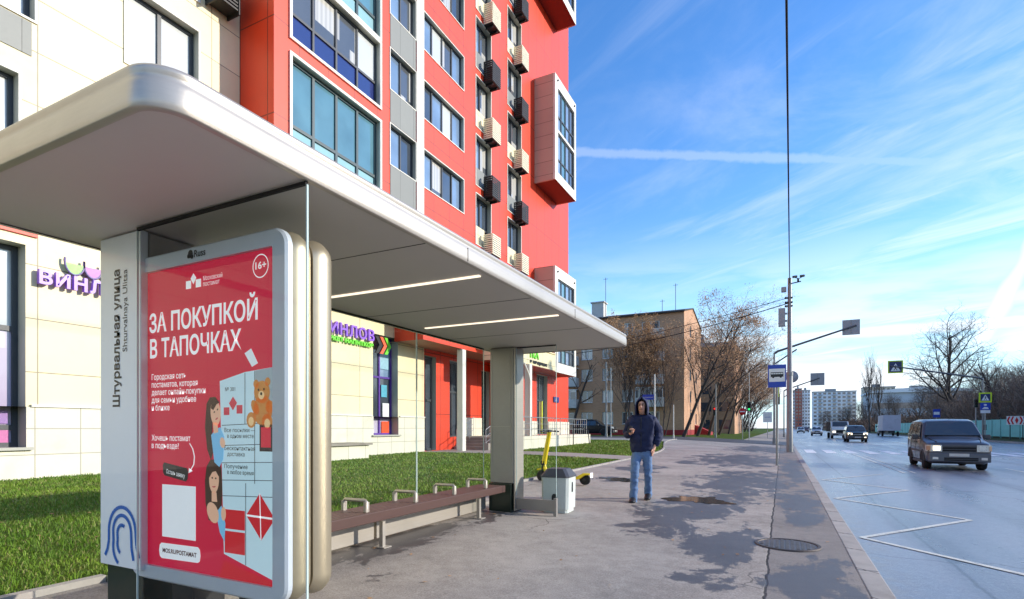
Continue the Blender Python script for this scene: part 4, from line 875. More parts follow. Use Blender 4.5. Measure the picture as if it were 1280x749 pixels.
q = MB(); q.tube([(-.5, .055, .13), (-.46, .05, .42)], .014, 8); q.tube([(-.5, -.055, .13), (-.46, -.05, .42)], .014, 8); q.box((-.52, -.05, .38), (-.43, .05, .48), bev=.01); q.build('fork', m_darkm, sc)
q = MB(); q.tube([(-.32, -.27, 1.14), (-.33, -.1, 1.15), (-.33, .1, 1.15), (-.32, .27, 1.14)], .016, 8); q.tube([(-.32, -.29, 1.14), (-.32, -.16, 1.147)], .022, 8); q.tube([(-.32, .29, 1.14), (-.32, .16, 1.147)], .022, 8); q.tube([(-.38, -.13, 1.12), (-.33, -.12, 1.15)], .008, 6); q.box((-.38, -.05, 1.125), (-.30, .05, 1.18), bev=.012); q.build('handlebar', m_darkm, sc)
q = MB(); q.box((.665, -.04, .16), (.672, .04, .27)); q.build('number_plate', m_wp, sc)
q = MB(); q.tube([(-.05, .08, .1), (-.02, .17, .01)], .01, 6); q.build('kickstand', m_darkm, sc)
ORIG[sc.name] = s0
mh = empty('manhole_cover', (.05, 6.9, gz(.05, 6.9)), 'round iron manhole cover set in the pavement near the kerb', 'manhole cover')
q = MB(); z = .006; nseg = 40
for r0, r1, h0, h1 in ((.345, .335, 0, .012), (.335, .305, .012, .012), (.305, .30, .012, .0)):
    q.add([(.05+r*math.cos(2*math.pi*j/nseg), 6.9+r*math.sin(2*math.pi*j/nseg), z+h) for r, h in ((r0, h0), (r1, h1)) for j in range(nseg)], [(j, (j+1) % nseg, nseg+(j+1) % nseg, nseg+j) for j in range(nseg)])
q.build('ring', mat('rusty iron ring', (.09, .07, .06, 1), .6, .3, var=.3, bump=.3), mh)
q = MB(); q.add([(.05+.298*math.cos(2*math.pi*j/nseg), 6.9+.298*math.sin(2*math.pi*j/nseg), z+.003) for j in range(nseg)], [tuple(range(nseg))])
for i in range(-5, 6):
    for j in range(-5, 6):
        if (i*i+j*j)**.5 < 5.1: q.box((.05+i*.052-.016, 6.9+j*.052-.016, z+.0035), (.05+i*.052+.016, 6.9+j*.052+.016, z+.009))
q.build('lid', mat('worn iron lid', (.17, .145, .125, 1), .5, .25, var=.4, vscale=5, bump=.2), mh)



# ---------------------------------------------------------------- person
def skin(name, verts, edges, rad, m, parent, lv=2, root=0, smooth=True, fold=0., fs=7.):
    me = bpy.data.meshes.new('mesh'); me.from_pydata(verts, edges, []); o = bpy.data.objects.new('tmp', me); COL.objects.link(o)
    md = o.modifiers.new('s', 'SKIN'); md.use_smooth_shade = smooth
    for i, r in enumerate(rad): me.skin_vertices[0].data[i].radius = r if hasattr(r, '__len__') else (r, r); me.skin_vertices[0].data[i].use_root = (i == root)
    sb_ = o.modifiers.new('u', 'SUBSURF'); sb_.levels = lv; sb_.render_levels = lv
    bpy.context.view_layer.update(); dg = bpy.context.evaluated_depsgraph_get()
    m2 = bpy.data.meshes.new_from_object(o.evaluated_get(dg)); bpy.data.objects.remove(o); m2.materials.clear(); m2.materials.append(m)
    if fold:
        from mathutils import noise as mn
        co = [v.co+v.normal*fold*(mn.noise(Vector((v.co.x*fs, v.co.y*fs, v.co.z*fs*1.9+3)))*1.0+.6*mn.noise(Vector((v.co.x*fs*2.3, v.co.y*fs*2.3, v.co.z*fs*4.)))) for v in m2.vertices]
        for v, q_ in zip(m2.vertices, co): v.co = q_
        m2.update()
    for p in m2.polygons: p.use_smooth = True; p.material_index = 0
    n_ = bpy.data.objects.new(name, m2); COL.objects.link(n_); n_.parent = parent; ORIG[n_.name] = ORIG.get(parent.name, Vector()) if parent else Vector(); return n_
def chain(*lists):
    vs, es, rs, ix = [], [], [], {}
    for l in lists:
        prev = None
        for nm, p, r in l:
            if p is None: prev = ix[nm]; continue
            vs.append(p); rs.append(r); ix[nm] = len(vs)-1
            if prev is not None: es.append((prev, len(vs)-1))
            prev = len(vs)-1
    return vs, es, rs
px_, py_ = -2.20, 9.55
P = empty('person', (px_, py_, gz(px_, py_)), 'person in a dark hooded jacket and faded jeans walking while looking at a phone', 'person', rz=R(6)); ORIG[P.name] = Vector((0, 0, 0))
m_skin = mat('skin', c(222, 166, 138), .5, var=.08); m_jack = mat('navy padded jacket', c(22, 33, 70), .75, var=.35, vscale=9, bump=1., bscale=11)
m_jean = mat('faded blue denim', c(100, 128, 166), .85, var=.35, vscale=3, bump=.3, bscale=90); m_shoe = mat('black trainer', c(34, 34, 38), .5, var=.2)
fing = lambda nm, w, dirs, L: [(nm[0], None, 0)]+[(nm[1]+str(i), tuple(w[k]+d[k]*L for k in range(3)), .009) for i, d in enumerate(dirs)]
hand = (-.155, -.27, 1.205)
body = [[('pel', (0, 0, .96), (.13, .10)), ('sp', (0, .01, 1.15), (.12, .095)), ('ch', (0, .015, 1.36), (.15, .10)), ('nk', (0, -.005, 1.50), .058), ('nk2', (0, -.03, 1.555), .055), ('hd0', (0, -.05, 1.60), (.068, .085)), ('hd1', (0, -.05, 1.68), (.078, .095)), ('hd2', (0, -.035, 1.75), (.055, .065))],
        [('ch', None, 0), ('rs', (-.19, .01, 1.42), .06), ('re', (-.27, .03, 1.15), .045), ('rw', (-.175, -.20, 1.185), .030), ('rp', (-.158, -.26, 1.20), (.040, .022)), ('rp2', (-.15, -.295, 1.215), (.036, .018))],
        [('ch', None, 0), ('ls', (.19, .01, 1.42), .06), ('le', (.285, .06, 1.16), .045), ('lw', (.225, -.02, .955), .030), ('lp', (.205, -.04, .90), (.022, .040)), ('lp2', (.195, -.045, .85), (.018, .036))],
        [('pel', None, 0), ('rh', (-.095, 0, .90), .085), ('rk', (-.115, -.15, .50), .055), ('ra', (-.13, -.19, .11), .030), ('rf', (-.135, -.25, .035), .016)],
        [('pel', None, 0), ('lh', (.095, 0, .90), .085), ('lk', (.10, .01, .50), .055), ('la', (.08, .24, .14), .030), ('lf', (.083, .18, .05), .016)]]
for i, dx in enumerate((-.030, -.010, .010, .030)):
    L = (.85, 1., .95, .75)[i]
    body.append([('rp2', None, 0), ('rfi%da' % i, (-.15+dx, -.295-.035*L, 1.225), .0095), ('rfi%db' % i, (-.145+dx*.9, -.295-.052*L, 1.25), .0085), ('rfi%dc' % i, (-.14+dx*.8, -.295-.040*L, 1.27), .007)])
    body.append([('lp2', None, 0), ('lfi%da' % i, (.192, -.045+dx, .85-.04*L), .0095), ('lfi%db' % i, (.186, -.048+dx, .85-.07*L), .0085)])
body.append([('rp', None, 0), ('rt1', (-.112, -.265, 1.225), .012), ('rt2', (-.098, -.285, 1.252), .009)])
body.append([('lp', None, 0), ('lt1', (.185, -.09, .885), .012), ('lt2', (.178, -.105, .85), .009)])
bo = skin('body', *chain(*body), m_skin, P)
q = MB(); q.tube([(-.0, -.138, 1.665), (0, -.158, 1.635), (0, -.150, 1.625)], [.010, .016, .010], 8); q.build('nose', m_skin, P)
q = MB(); q.box((-.028, -.142, 1.594), (.028, -.128, 1.604), bev=.003); q.build('mouth', mat('lips', c(150, 88, 78), .5), P)
for s_ in (-1, 1):
    q = MB(); q.lathe([(.002, -.01), (.012, -.007), (.014, 0), (.012, .007), (.002, .01)], s_*.030, -.134, 10, z0=0, axis='y'); 
    q.v = [(a, b, z_+1.672) for a, b, z_ in q.v]; q.build('eye', mat('dark eye', c(36, 28, 26), .3), P)
    q = MB(); q.box((s_*.030-.02, -.146, 1.692), (s_*.030+.02, -.128, 1.70)); q.build('eyebrow', mat('dark hair', c(44, 34, 30), .7), P)
jk = [[('pel', (0, .005, .80), (.18, .135)), ('w', (0, .005, .98), (.20, .15)), ('sp', (0, .005, 1.16), (.20, .155)), ('ch', (0, .015, 1.34), (.215, .155)), ('col', (0, 0, 1.475), (.115, .105)), ('col2', (0, -.005, 1.53), (.098, .10))],
      [('ch', None, 0), ('rs', (-.20, .015, 1.405), .098), ('rm', (-.262, .03, 1.27), .088), ('re', (-.285, .03, 1.14), .082), ('rm2', (-.235, -.10, 1.165), .068), ('rw', (-.185, -.185, 1.185), .054)],
      [('ch', None, 0), ('ls', (.20, .015, 1.405), .098), ('lm', (.268, .045, 1.28), .088), ('le', (.30, .06, 1.15), .080), ('lm2', (.265, .01, 1.04), .068), ('lw', (.235, -.015, .96), .054)]]
jv, je, jr = chain(*jk); jo = skin('jacket', jv, je, [(r*1.14, r*1.14) if not hasattr(r, '__len__') else (r[0]*1.22, r[1]*1.12) for r in jr], m_jack, P, lv=3, fold=.022)
q = MB()
# hood: a shell round the head, open in front
Ls = []
for i in range(9):
    a0 = R(38+ (0 if i < 1 else 0)); t = i/8; ring_ = []
    z = 1.50+.315*t; rx = .128*math.sqrt(max(.02, 1-(max(0, t-.35)/.66)**2)) if t > .35 else .118+.01*t/.35; ry = rx*1.18
    op = 58-8*t if t < .85 else 20
    for j in range(21):
        a = R(-90+op+(360-2*op)*j/20); ring_.append((rx*math.cos(a), -.015+ry*math.sin(a)-.02*t, z))
    Ls.append(ring_)
for off in (0, 1):
    k = 21; q.add([tuple(v*(1 if d == 2 else (1-.10*off)) for d, v in enumerate(p)) for l in Ls for p in l], [(i*k+j, i*k+j+1, (i+1)*k+j+1, (i+1)*k+j) for i in range(8) for j in range(20)], 0, True)
q.tube([Ls[i][0] for i in range(9)]+[Ls[8][10]]+[Ls[i][20] for i in range(8, -1, -1)], .012, 6); q.add([p for p in Ls[8]], [tuple(range(21))], 0)
q.build('hood', m_jack, P)
q = MB(); q.box((-.006, -.158, .95), (.006, -.145, 1.46)); q.build('zip', m_darkm, jo)
skin('jeans', *chain([('pel', (0, 0, .985), (.165, .125)), ('p2', (0, 0, .90), (.165, .125))], [('p2', None, 0), ('rh', (-.095, -.01, .80), .105), ('rm', (-.105, -.085, .66), .094), ('rk', (-.115, -.15, .50), .080), ('rc', (-.125, -.175, .32), .073), ('ra', (-.13, -.19, .10), .075), ('rz', (-.13, -.195, -.06), .074)],
     [('p2', None, 0), ('lh', (.095, 0, .80), .105), ('lm', (.10, .0, .66), .094), ('lk', (.10, .01, .50), .080), ('lc', (.09, .12, .33), .073), ('la', (.08, .235, .14), .075), ('lz', (.08, .27, -.01), .074)]), m_jean, P, lv=3, fold=.018, fs=8.)
jn = [o_ for o_ in children(P) if o_.name.startswith('jeans')][0]
for hx, hy, hz in ((-.13, -.192, .05), (.08, .245, .085)):
    q = MB(); q.tube([(hx, hy, hz), (hx, hy-.004, hz+.05), (hx, hy-.004, hz+.14)], [.066, .072, .068], 12); q.build('trouser_hem', m_jean, jn)
for (x, y, z, tilt) in ((-.135, -.185, 0, 0), (.083, .245, .012, .26)):
    q = MB(); L = []
    for (yy, w, h0, h1) in ((.095, .035, .01, .07), (.075, .050, 0, .10), (.0, .054, 0, .105), (-.09, .058, 0, .085), (-.17, .060, 0, .06), (-.225, .040, .005, .04)):
        L.append([(x+w*math.cos(a), y+yy, z+tilt*max(0, yy+.19)*.6+(h0+h1)/2+(h1-h0)/2*math.sin(a)) for a in [2*math.pi*i/12 for i in range(12)]])
    loft(q, L, 0, True); q.box((x-.054, y-.20, z+.001), (x+.054, y+.08, z+.022), bev=.008); q.build('shoe', m_shoe, P)
P.scale = (.94, 1, 1); ORIG[P.name] = P.location.copy()
ph = empty('smartphone', (px_-.135, py_-.345, gz(px_, py_)+1.25), 'dark smartphone held up in the right hand of the hooded person', 'phone')
q = MB(); rot = Matrix.Rotation(R(-38), 3, 'X'); o_ = ph.location
q.box((o_.x-.036, o_.y-.004, o_.z-.07), (o_.x+.036, o_.y+.004, o_.z+.07), rot=rot, bev=.003); q.build('case', m_darkm, ph)
q = MB(); q.box((o_.x-.032, o_.y+.0045, o_.z-.065), (o_.x+.032, o_.y+.0055, o_.z+.065), rot=rot, piv=tuple(o_)); q.build('screen', p_dark, ph)

# ---------------------------------------------------------------- vehicles
def paint(name, col, rough=.3): return mat(name, col, rough, .25, var=.10, coat=.5, dirt=.15)
m_glassv = pane_mat('vehicle glass', (.018, .026, .032, 1), .03, .3)
m_head = mat('lit headlamp', c(255, 236, 200), .1, emit=1.1, var=.02); m_lampc = mat('headlamp lens', c(205, 205, 200), .12, .3, coat=.6, var=.1)
m_plate = mat('number plate white', c(200, 200, 195), .5, var=.1); m_plast = mat('grey bumper plastic', c(70, 72, 76), .6, var=.15); m_chrome = mat('bright grille metal', c(180, 182, 186), .2, .9)
def car_wheel(par, x, y, r, w):
    s_ = 1 if x > 0 else -1; t = MB(); t.lathe([(r*.60, -w/2), (r*.93, -w/2), (r, -w*.35), (r, w*.35), (r*.93, w/2), (r*.60, w/2)], x, y, 22, axis='x', z0=r)
    wv = empty('wheel', (0, 0, 0), None, None); wv.parent = par; del_ = ORIG.__setitem__(wv.name, Vector((0, 0, 0)))
    t.build('tyre', m_rubber, wv); h = MB(); h.lathe([(r*.62, -w*.2), (r*.62, w*.3)], x, y, 20, axis='x', z0=r)
    for k in range(5):
        a = 2*math.pi*k/5; h.box((x+s_*w*.3-.012, y-.035, r+.02), (x+s_*w*.3+.018, y+.035, r+r*.6), rot=Matrix.Rotation(a, 3, 'X'), piv=(x, y, r))
    h.build('rim', m_steel, wv)
def vehicle(name, loc, rz, label, cat, prof, W, body_m, wheels, wr, cfg, group=None):
    """prof: stations (y, z sill, z shoulder, z top, half width at shoulder, half width at top); nose at y = 0 looking to -Y"""
    rt = empty(name, loc, label, cat, group, rz); ORIG[rt.name] = Vector((0, 0, 0)); L = []
    for (y, zb, zs, zt, ws, wt) in prof:
        h = [(0, zb), (ws*.80, zb), (ws*.97, zb+.10), (ws, zb+(zs-zb)*.55), (ws*.985, zs), (wt+.03 if zt-zs > .15 else ws*.95, zt-.07 if zt-zs > .15 else zs+(zt-zs)*.5), (wt*.86, zt-.005), (0, zt+.012)]
        L.append([(x, y, z) for x, z in h]+[(-x, y, z) for x, z in h[-2:0:-1]])
    q = MB(); loft(q, L, 0, False); bo = q.build('body', body_m, rt)
    bv = bo.modifiers.new('b', 'BEVEL'); bv.width = .035; bv.segments = 3; bv.limit_method = 'ANGLE'; bv.angle_limit = R(22); bv.harden_normals = False
    for p in bo.data.polygons: p.use_smooth = True
    H = W/2
    for wy in wheels:
        for s_ in (-1, 1):
            car_wheel(rt, s_*(H-.13), wy, wr, .22)
            a = MB(); k = 14; out = [(wr*1.26*math.cos(math.pi*i/k), wr*1.26*math.sin(math.pi*i/k)) for i in range(k+1)]; inn = [(wr*1.10*math.cos(math.pi*i/k), wr*1.10*math.sin(math.pi*i/k)) for i in range(k+1)]
            for i in range(k): a.prism([(s_*(H-.02), wy+u, wr+v) for u, v in (out[i], out[i+1], inn[i+1], inn[i])], (s_*.035, 0, 0))
            a.build('wheel_arch', cfg.get('arch', m_plast), rt)
            d = MB(); d.add([(s_*(H+.004), wy, wr)]+[(s_*(H+.004), wy+wr*1.1*math.cos(math.pi*i/10), wr+wr*1.1*math.sin(math.pi*i/10)) for i in range(11)], [(0, i+1, i+2) for i in range(10)]); d.build('wheel_well', m_rubber, rt)
    for nm, pts, m, t in cfg['patches']:
        q = MB(); a, b, d = Vector(pts[0]), Vector(pts[1]), Vector(pts[2]); n_ = (b-a).cross(d-a).normalized()*t; q.prism([Vector(p)-n_*.0 for p in pts], n_); q.build(nm, m, rt)
    for nm, a, b, m in cfg['boxes']:
        q = MB(); q.box(a, b, bev=min(.03, .3*min(abs(b[i]-a[i]) for i in range(3)))); q.build(nm, m, rt)
    for s_ in (-1, 1):
        mx, my, mz = cfg['mirror']; q = MB(); q.box((s_*mx, my, mz), (s_*(mx+.20), my+.10, mz+.17), bev=.03); q.box((s_*(mx-.06), my+.03, mz), (s_*(mx+.01), my+.07, mz+.05)); q.build('mirror', cfg.get('mirror_m', m_plast), rt)
    ORIG[rt.name] = Vector(loc); return rt
def mir(p): return [(-x, y, z) for x, y, z in reversed(p)]
# grey van
gv = paint('dark grey blue van paint', c(70, 72, 80), .38)
vp = [(0, .30, .80, .88, .79, .66), (.05, .26, .84, .95, .86, .74), (.24, .22, .90, 1.01, .895, .79), (.90, .22, .98, 1.10, .90, .80), (1.06, .22, 1.06, 1.20, .90, .80), (1.62, .22, 1.10, 1.72, .90, .72), (1.95, .22, 1.10, 1.79, .90, .73), (3.3, .22, 1.10, 1.81, .90, .735), (4.12, .24, 1.10, 1.78, .89, .72), (4.26, .32, 1.05, 1.62, .86, .70)]
ws = [(-.80, 1.035, 1.185), (.80, 1.035, 1.185), (.665, 1.63, 1.685), (-.665, 1.63, 1.685)]
patches = [('windscreen', [(x, y-.012, z+.012) for x, y, z in ws], m_glassv, .018)]
for s_ in (1, -1):
    def side(ya, yb, z0, z1, sl=0.):
        X = lambda z: .905-(z-1.10)/(1.72-1.10)*.145
        p = [(X(z0), ya, z0), (X(z0), yb, z0), (X(z1), yb, z1), (X(z1), ya+sl, z1)]; return p if s_ > 0 else mir(p)
    for (a, b, sl) in ((1.32, 2.18, .42), (2.26, 3.2, 0), (3.28, 4.05, 0)): patches.append(('side_window', side(a, b, 1.13, 1.63, sl), m_glassv, .012))
boxes = [('bumper', (-.84, -.07, .30), (.84, .16, .60), paint('grey van bumper', c(82, 86, 94), .45)), ('grille', (-.46, -.022, .66), (.46, .06, .80), m_rubber), ('grille_bar', (-.46, -.034, .715), (.46, -.023, .742), m_plast), ('grille_bar', (-.46, -.036, .81), (.46, .03, .85), m_plast),
         ('number_plate', (-.28, -.085, .49), (.26, -.068, .59), m_plate), ('air_intake', (-.42, -.076, .34), (.50, -.066, .45), m_rubber), ('air_intake_bar', (-.42, -.082, .385), (.50, -.074, .402), m_plast), ('fog_light', (.58, -.078, .38), (.74, -.066, .46), m_lampc), ('fog_light', (-.74, -.078, .38), (-.58, -.066, .46), m_lampc),
         ('wiper', (-.62, 1.02, 1.17), (.10, 1.04, 1.185), m_rubber), ('sill', (-.895, .95, .20), (.895, 2.9, .30), m_plast)]
van = vehicle('van', (5.42, 23.5, ROADZ), R(-2), 'dark grey van with a lit headlight driving up the wet road', 'van', vp, 1.8, gv, (.82, 3.5), .31, dict(patches=patches, boxes=boxes, mirror=(.93, 1.28, 1.06)))
# driver inside is not visible behind the reflecting screen; door shut lines and handles
ORIG[van.name] = Vector((0, 0, 0))
for s_ in (-1, 1):
    q = MB(); q.prism([(s_*x, y, .655) for x, y in ((.47, -.035), (.77, -.028), (.885, .10), (.905, .20), (.80, .2), (.47, .1))], (0, 0, .225)); hl_ = q.build('headlight', m_lampc, van)
    q = MB(); q.box((s_*.52, -.046, .69), (s_*.72, -.036, .845), bev=.004); q.build('reflector', m_head if s_ < 0 else m_chrome, hl_)
    q = MB(); q.prism([(s_*x, y, .69) for x, y in ((.80, -.002), (.888, .095), (.895, .15), (.80, .1))], (0, 0, .15)); q.build('indicator', mat('amber lens', c(176, 150, 128), .2, coat=.5), hl_)
q = MB(); q.prism([(-.80, .99, 1.085), (.80, .99, 1.085), (.78, 1.10, 1.20), (-.78, 1.10, 1.20)], (0, -.02, .02)); q.build('scuttle', m_rubber, van)
q = MB(); q.tube([(.1, 2.0, 1.80), (.1, 2.25, 2.05)], .008, 6); q.build('aerial', m_rubber, van)
for s_ in (-1, 1):
    q = MB(); q.tube([(s_*.60, .10, .985), (s_*.68, .55, 1.055), (s_*.72, .92, 1.115)], .012, 6); q.build('bonnet_seam', m_rubber, van)
ORIG[van.name] = van.location.copy()
dlm = MB()
for s_ in (-1, 1):
    for y in (1.25, 2.22, 3.24): dlm.box((s_*.905-.004, y-.005, .34), (s_*.905+.004, y+.005, 1.10))
    for y in (2.05, 2.42): dlm.box((s_*.91-.012, y-.07, .93), (s_*.91+.014, y+.07, .965))
    dlm.box((s_*.905-.012, .95, .60), (s_*.905+.012, 3.05, .67))
ORIG[van.name] = Vector((0, 0, 0)); dlm.build('door_trim', m_plast, van); ORIG[van.name] = van.location.copy()
# dark off-roader, nose on
sv = [(0, .36, .72, .92, .78, .70), (.12, .28, .78, 1.0, .88, .78), (.9, .26, 1.0, 1.10, .92, .82), (1.25, .26, 1.06, 1.16, .92, .82), (1.85, .26, 1.08, 1.66, .92, .70), (2.2, .26, 1.08, 1.74, .92, .70), (3.9, .26, 1.08, 1.74, .92, .70), (4.5, .3, 1.05, 1.55, .90, .68)]
def small_car(name, loc, rz, label, cat, col, prof, W, lit, bump, group=None, z=.0):
    pt = [('windscreen', [(-.76, 1.27, 1.17+z), (.76, 1.27, 1.17+z), (.64, 1.84, 1.63+z), (-.64, 1.84, 1.63+z)], m_glassv, .02)]
    for s_ in (1, -1):
        X = lambda zz_: W/2+.006-(zz_-1.08)/(1.66-1.08)*.20
        for a, b, sl in ((1.55, 2.5, .40), (2.56, 3.35, 0), (3.4, 4.1, 0)):
            p = [(X(1.12), a, 1.12+z), (X(1.12), b, 1.12+z), (X(1.58), b, 1.58+z), (X(1.58), a+sl, 1.58+z)]; pt.append(('side_window', p if s_ > 0 else mir(p), m_glassv, .012))
        p = [(.46, -.015, .78+z), (.84, .08, .78+z), (.86, .12, .97+z), (.48, .02, .95+z)]; pt.append(('headlight', p if s_ > 0 else mir(p), m_head if lit else m_lampc, .03))
    bx_ = [('bumper', (-W/2+.05, -.08, .34+z), (W/2-.05, .14, .62+z), bump), ('grille', (-.42, -.03, .70+z), (.42, .05, .92+z), m_rubber), ('grille_bar', (-.42, -.045, .79+z), (.42, -.032, .82+z), m_chrome), ('number_plate', (-.27, -.098, .47+z), (.27, -.082, .58+z), m_plate), ('air_intake', (-.55, -.09, .36+z), (.55, -.081, .44+z), m_rubber), ('fog_light', (.55, -.09, .48+z), (.72, -.081, .56+z), m_head if lit else m_lampc), ('roof_rail', (-.64, 2.2, 1.74+z), (-.60, 3.9, 1.79+z), m_plast), ('roof_rail', (.60, 2.2, 1.74+z), (.64, 3.9, 1.79+z), m_plast)]
    return vehicle(name, loc, rz, label, cat, prof, W, col, (.95, 3.6), .35, dict(patches=pt, boxes=bx_, mirror=(W/2+.01, 1.5, 1.10+z)), group)
small_car('car', (6.85, 65, ROADZ), 0, 'dark off-road car with both headlights on driving beside the white lorry', 'car', paint('black green car paint', c(34, 40, 40), .3), sv, 1.84, True, m_plast)
small_car('car', (5.9, 118, ROADZ), 0, 'white car behind the white lorry on the wet road', 'car', paint('white car paint', c(215, 218, 220), .3), sv, 1.84, False, m_plast)
small_car('car', (-16.2, 57.5, gz(-16, 57)+.02), R(90), 'black estate car parked in front of the brick block', 'car', paint('black car paint', c(22, 24, 28), .2), sv, 1.84, False, m_plast)
small_car('car', (4.6, 170, ROADZ), 0, 'small pale car farthest away on the road beyond the lorry', 'car', paint('pale car paint', c(190, 192, 196), .3), sv, 1.84, False, m_plast)
small_car('car', (7.2, 210, ROADZ), 0, 'dark red car far away on the road past the white car', 'car', paint('dark red car paint', c(90, 26, 28), .3), sv, 1.84, False, m_plast)
# lorries
def lorry(loc, rz, label, cabcol, boxcol, dims, lit, mark):
    rt = empty('lorry', loc, label, 'lorry', rz=rz); ORIG[rt.name] = Vector((0, 0, 0)); w, cl, bl, ch, bh = dims
    q = MB(); loft(q, [[(x*w/2, y, z) for x, z in ((-1, zb), (1, zb), (1, zt), (.94, zt+.05), (-.94, zt+.05), (-1, zt))] for y, zb, zt in ((0, .5, 1.25), (.12, .45, 1.42), (.75, .45, 1.55), (1.35, .45, ch), (cl, .5, ch))]); cb = q.build('cab', cabcol, rt)
    q = MB(); k = w/2-.14; t_ = lambda f: (.75+.6*f-.012, 1.55+(ch-1.55)*f+.08); a, b = t_(.08), t_(.88); q.prism([(-k, a[0], a[1]), (k, a[0], a[1]), (k*.94, b[0], b[1]), (-k*.94, b[0], b[1])], (0, -.02, .015)); q.build('windscreen', m_glassv, cb)
    for s_ in (-1, 1):
        q = MB(); q.box((s_*(w/2-.45), -.03, .82), (s_*(w/2-.1), .05, 1.05), bev=.02); q.build('headlight', m_head if lit else m_lampc, cb)
        q = MB(); q.box((s_*(w/2-.002), 1.42, 1.55), (s_*(w/2+.008), cl-.15, ch-.12)); q.build('side_window', m_glassv, cb)
        q = MB(); q.box((s_*(w/2+.05), .95, 1.5), (s_*(w/2+.25), 1.05, 1.85), bev=.02); q.build('mirror', m_plast, cb)
    q = MB(); q.box((-.55, -.02, .78), (.55, .05, 1.18)); q.build('grille', m_rubber, cb); q = MB(); q.box((-w/2+.02, -.1, .42), (w/2-.02, .15, .72), bev=.03); q.build('bumper', m_plast, cb); q = MB(); q.box((-.28, -.115, .5), (.28, -.102, .62)); q.build('number_plate', m_plate, cb)
    q = MB(); q.box((-w/2-.06, cl+.1, .95), (w/2+.06, cl+.1+bl, .95+bh), bev=.02)
    for i in range(1, 6): 
        yy = cl+.1+bl*i/6; q.box((-w/2-.075, yy-.025, .98), (-w/2-.055, yy+.025, .93+bh)); q.box((w/2+.055, yy-.025, .98), (w/2+.075, yy+.025, .93+bh))
    q.build('cargo_box', boxcol, rt)
    q = MB(); q.box((-.45, .6, .55), (.45, cl+bl, .92)); q.build('chassis', m_darkm, rt)
    if mark: 
        q = MB(); q.box((-w/2-.085, cl+1.3, 2.1), (-w/2-.077, cl+2.4, 3.0)); q.build('blue_mark', mat('blue truck mark', c(40, 70, 170), .5), rt)
    for y in (1.0, cl+bl*.72):
        for s_ in (-1, 1): car_wheel(rt, s_*(w/2-.12), y, .42, .28)
    ORIG[rt.name] = Vector(loc); return rt
lorry((7.1, 86, ROADZ), R(2), 'white lorry with a dark load body driving behind the dark car', paint('white lorry paint', c(222, 222, 220), .35), mat('dark tarpaulin', c(38, 42, 44), .7, var=.2), (2.1, 2.0, 4.2, 2.3, 1.4), True, False)
lorry((16.6, 118, ROADZ+.05), R(178), 'grey box lorry with a blue mark parked by the right verge', paint('grey lorry paint', c(120, 124, 130), .4), mat('pale ribbed box', c(196, 198, 205), .5, var=.1, dirt=.2), (2.4, 2.0, 6.6, 2.5, 2.6), False, True)

# ---------------------------------------------------------------- poles, signs, wires
m_sgblue = mat('blue sign face', c(22, 62, 170), .35, var=.04); m_sgwhite = mat('white sign face', c(225, 228, 228), .4, var=.04); m_sgyel = mat('lime sign border', c(200, 226, 30), .4, var=.04); m_sgblack = mat('black sign print', c(22, 22, 24), .4); m_sgred = mat('red sign face', c(200, 28, 36), .4)
m_sgback = mat('grey sign back', c(150, 154, 158), .5, .3, var=.1)
def root(name, loc, label, cat, group=None): return empty(name, loc, label, cat, group)
# bus stop sign
x, y = -.17, 21.4; bs = root('bus_stop_sign', (x, y, gz(x, y)), 'blue and white bus stop sign on a thin pole near the kerb', 'bus stop sign')
q = MB(); q.tube([(x, y, 0), (x, y, 3.0)], .038, 10); q.tube([(x, y, 0), (x, y, .03)], .07, 10); q.build('pole', m_pole, bs)
q = MB(); q.box((x-.29, y-.055, 2.76), (x+.29, y-.035, 3.56), bev=.006); pn = q.build('sign_panel', m_sgblue, bs)
q = MB(); q.box((x-.255, y-.060, 2.96), (x+.255, y-.056, 3.42)); q.build('white_field', m_sgwhite, pn)
q = MB(); q.box((x-.20, y-.065, 3.13), (x+.20, y-.061, 3.20)); q.box((x-.205, y-.065, 3.20), (x+.205, y-.061, 3.225)); q.box((x-.20, y-.065, 3.27), (x+.195, y-.061, 3.295))
for k in range(6): q.box((x-.20+k*.076, y-.065, 3.22), (x-.19+k*.076, y-.061, 3.28))
for xx in (-.12, .12): q.lathe([(.001, -.0645), (.036, -.0645), (.036, -.0612), (.001, -.0612)], x+xx, y, 14, axis='y', z0=3.13)
q.build('bus_symbol', m_sgblack, pn)
# tall pole with boxes, cameras and wires
x, y = .36, 33.7; tp = root('utility_pole', (x, y, 0), 'tall grey utility pole with cameras and a cable box by the kerb', 'utility pole')
q = MB(); q.tube([(x, y, 0), (x, y, 4.3), (x, y, 4.32), (x, y, 9.6)], [.17, .155, .13, .10], 14); q.tube([(x, y, 4.22), (x, y, 4.4)], .175, 14); q.build('shaft', m_pole, tp)
q = MB(); q.box((x-.56, y-.16, 6.95), (x-.22, y+.10, 7.95), bev=.02); q.box((x-.24, y-.04, 7.2), (x-.12, y+.04, 7.3)); q.box((x-.24, y-.04, 7.6), (x-.12, y+.04, 7.7)); q.tube([(x-.38, y-.03, 6.95), (x-.38, y-.03, 6.78), (x-.2, y, 6.72)], .02, 6); q.build('cable_box', m_sgback, tp)
q = MB(); q.box((x-.42, y-.12, 8.85), (x-.16, y+.1, 9.12), bev=.02); q.build('junction_box', m_sgback, tp)
q = MB(); q.tube([(x, y, 9.28), (x+.55, y-.05, 9.34)], .03, 6); q.box((x+.36, y-.1, 9.34), (x+.46, y, 9.5)); q.build('camera_arm', m_darkm, tp)
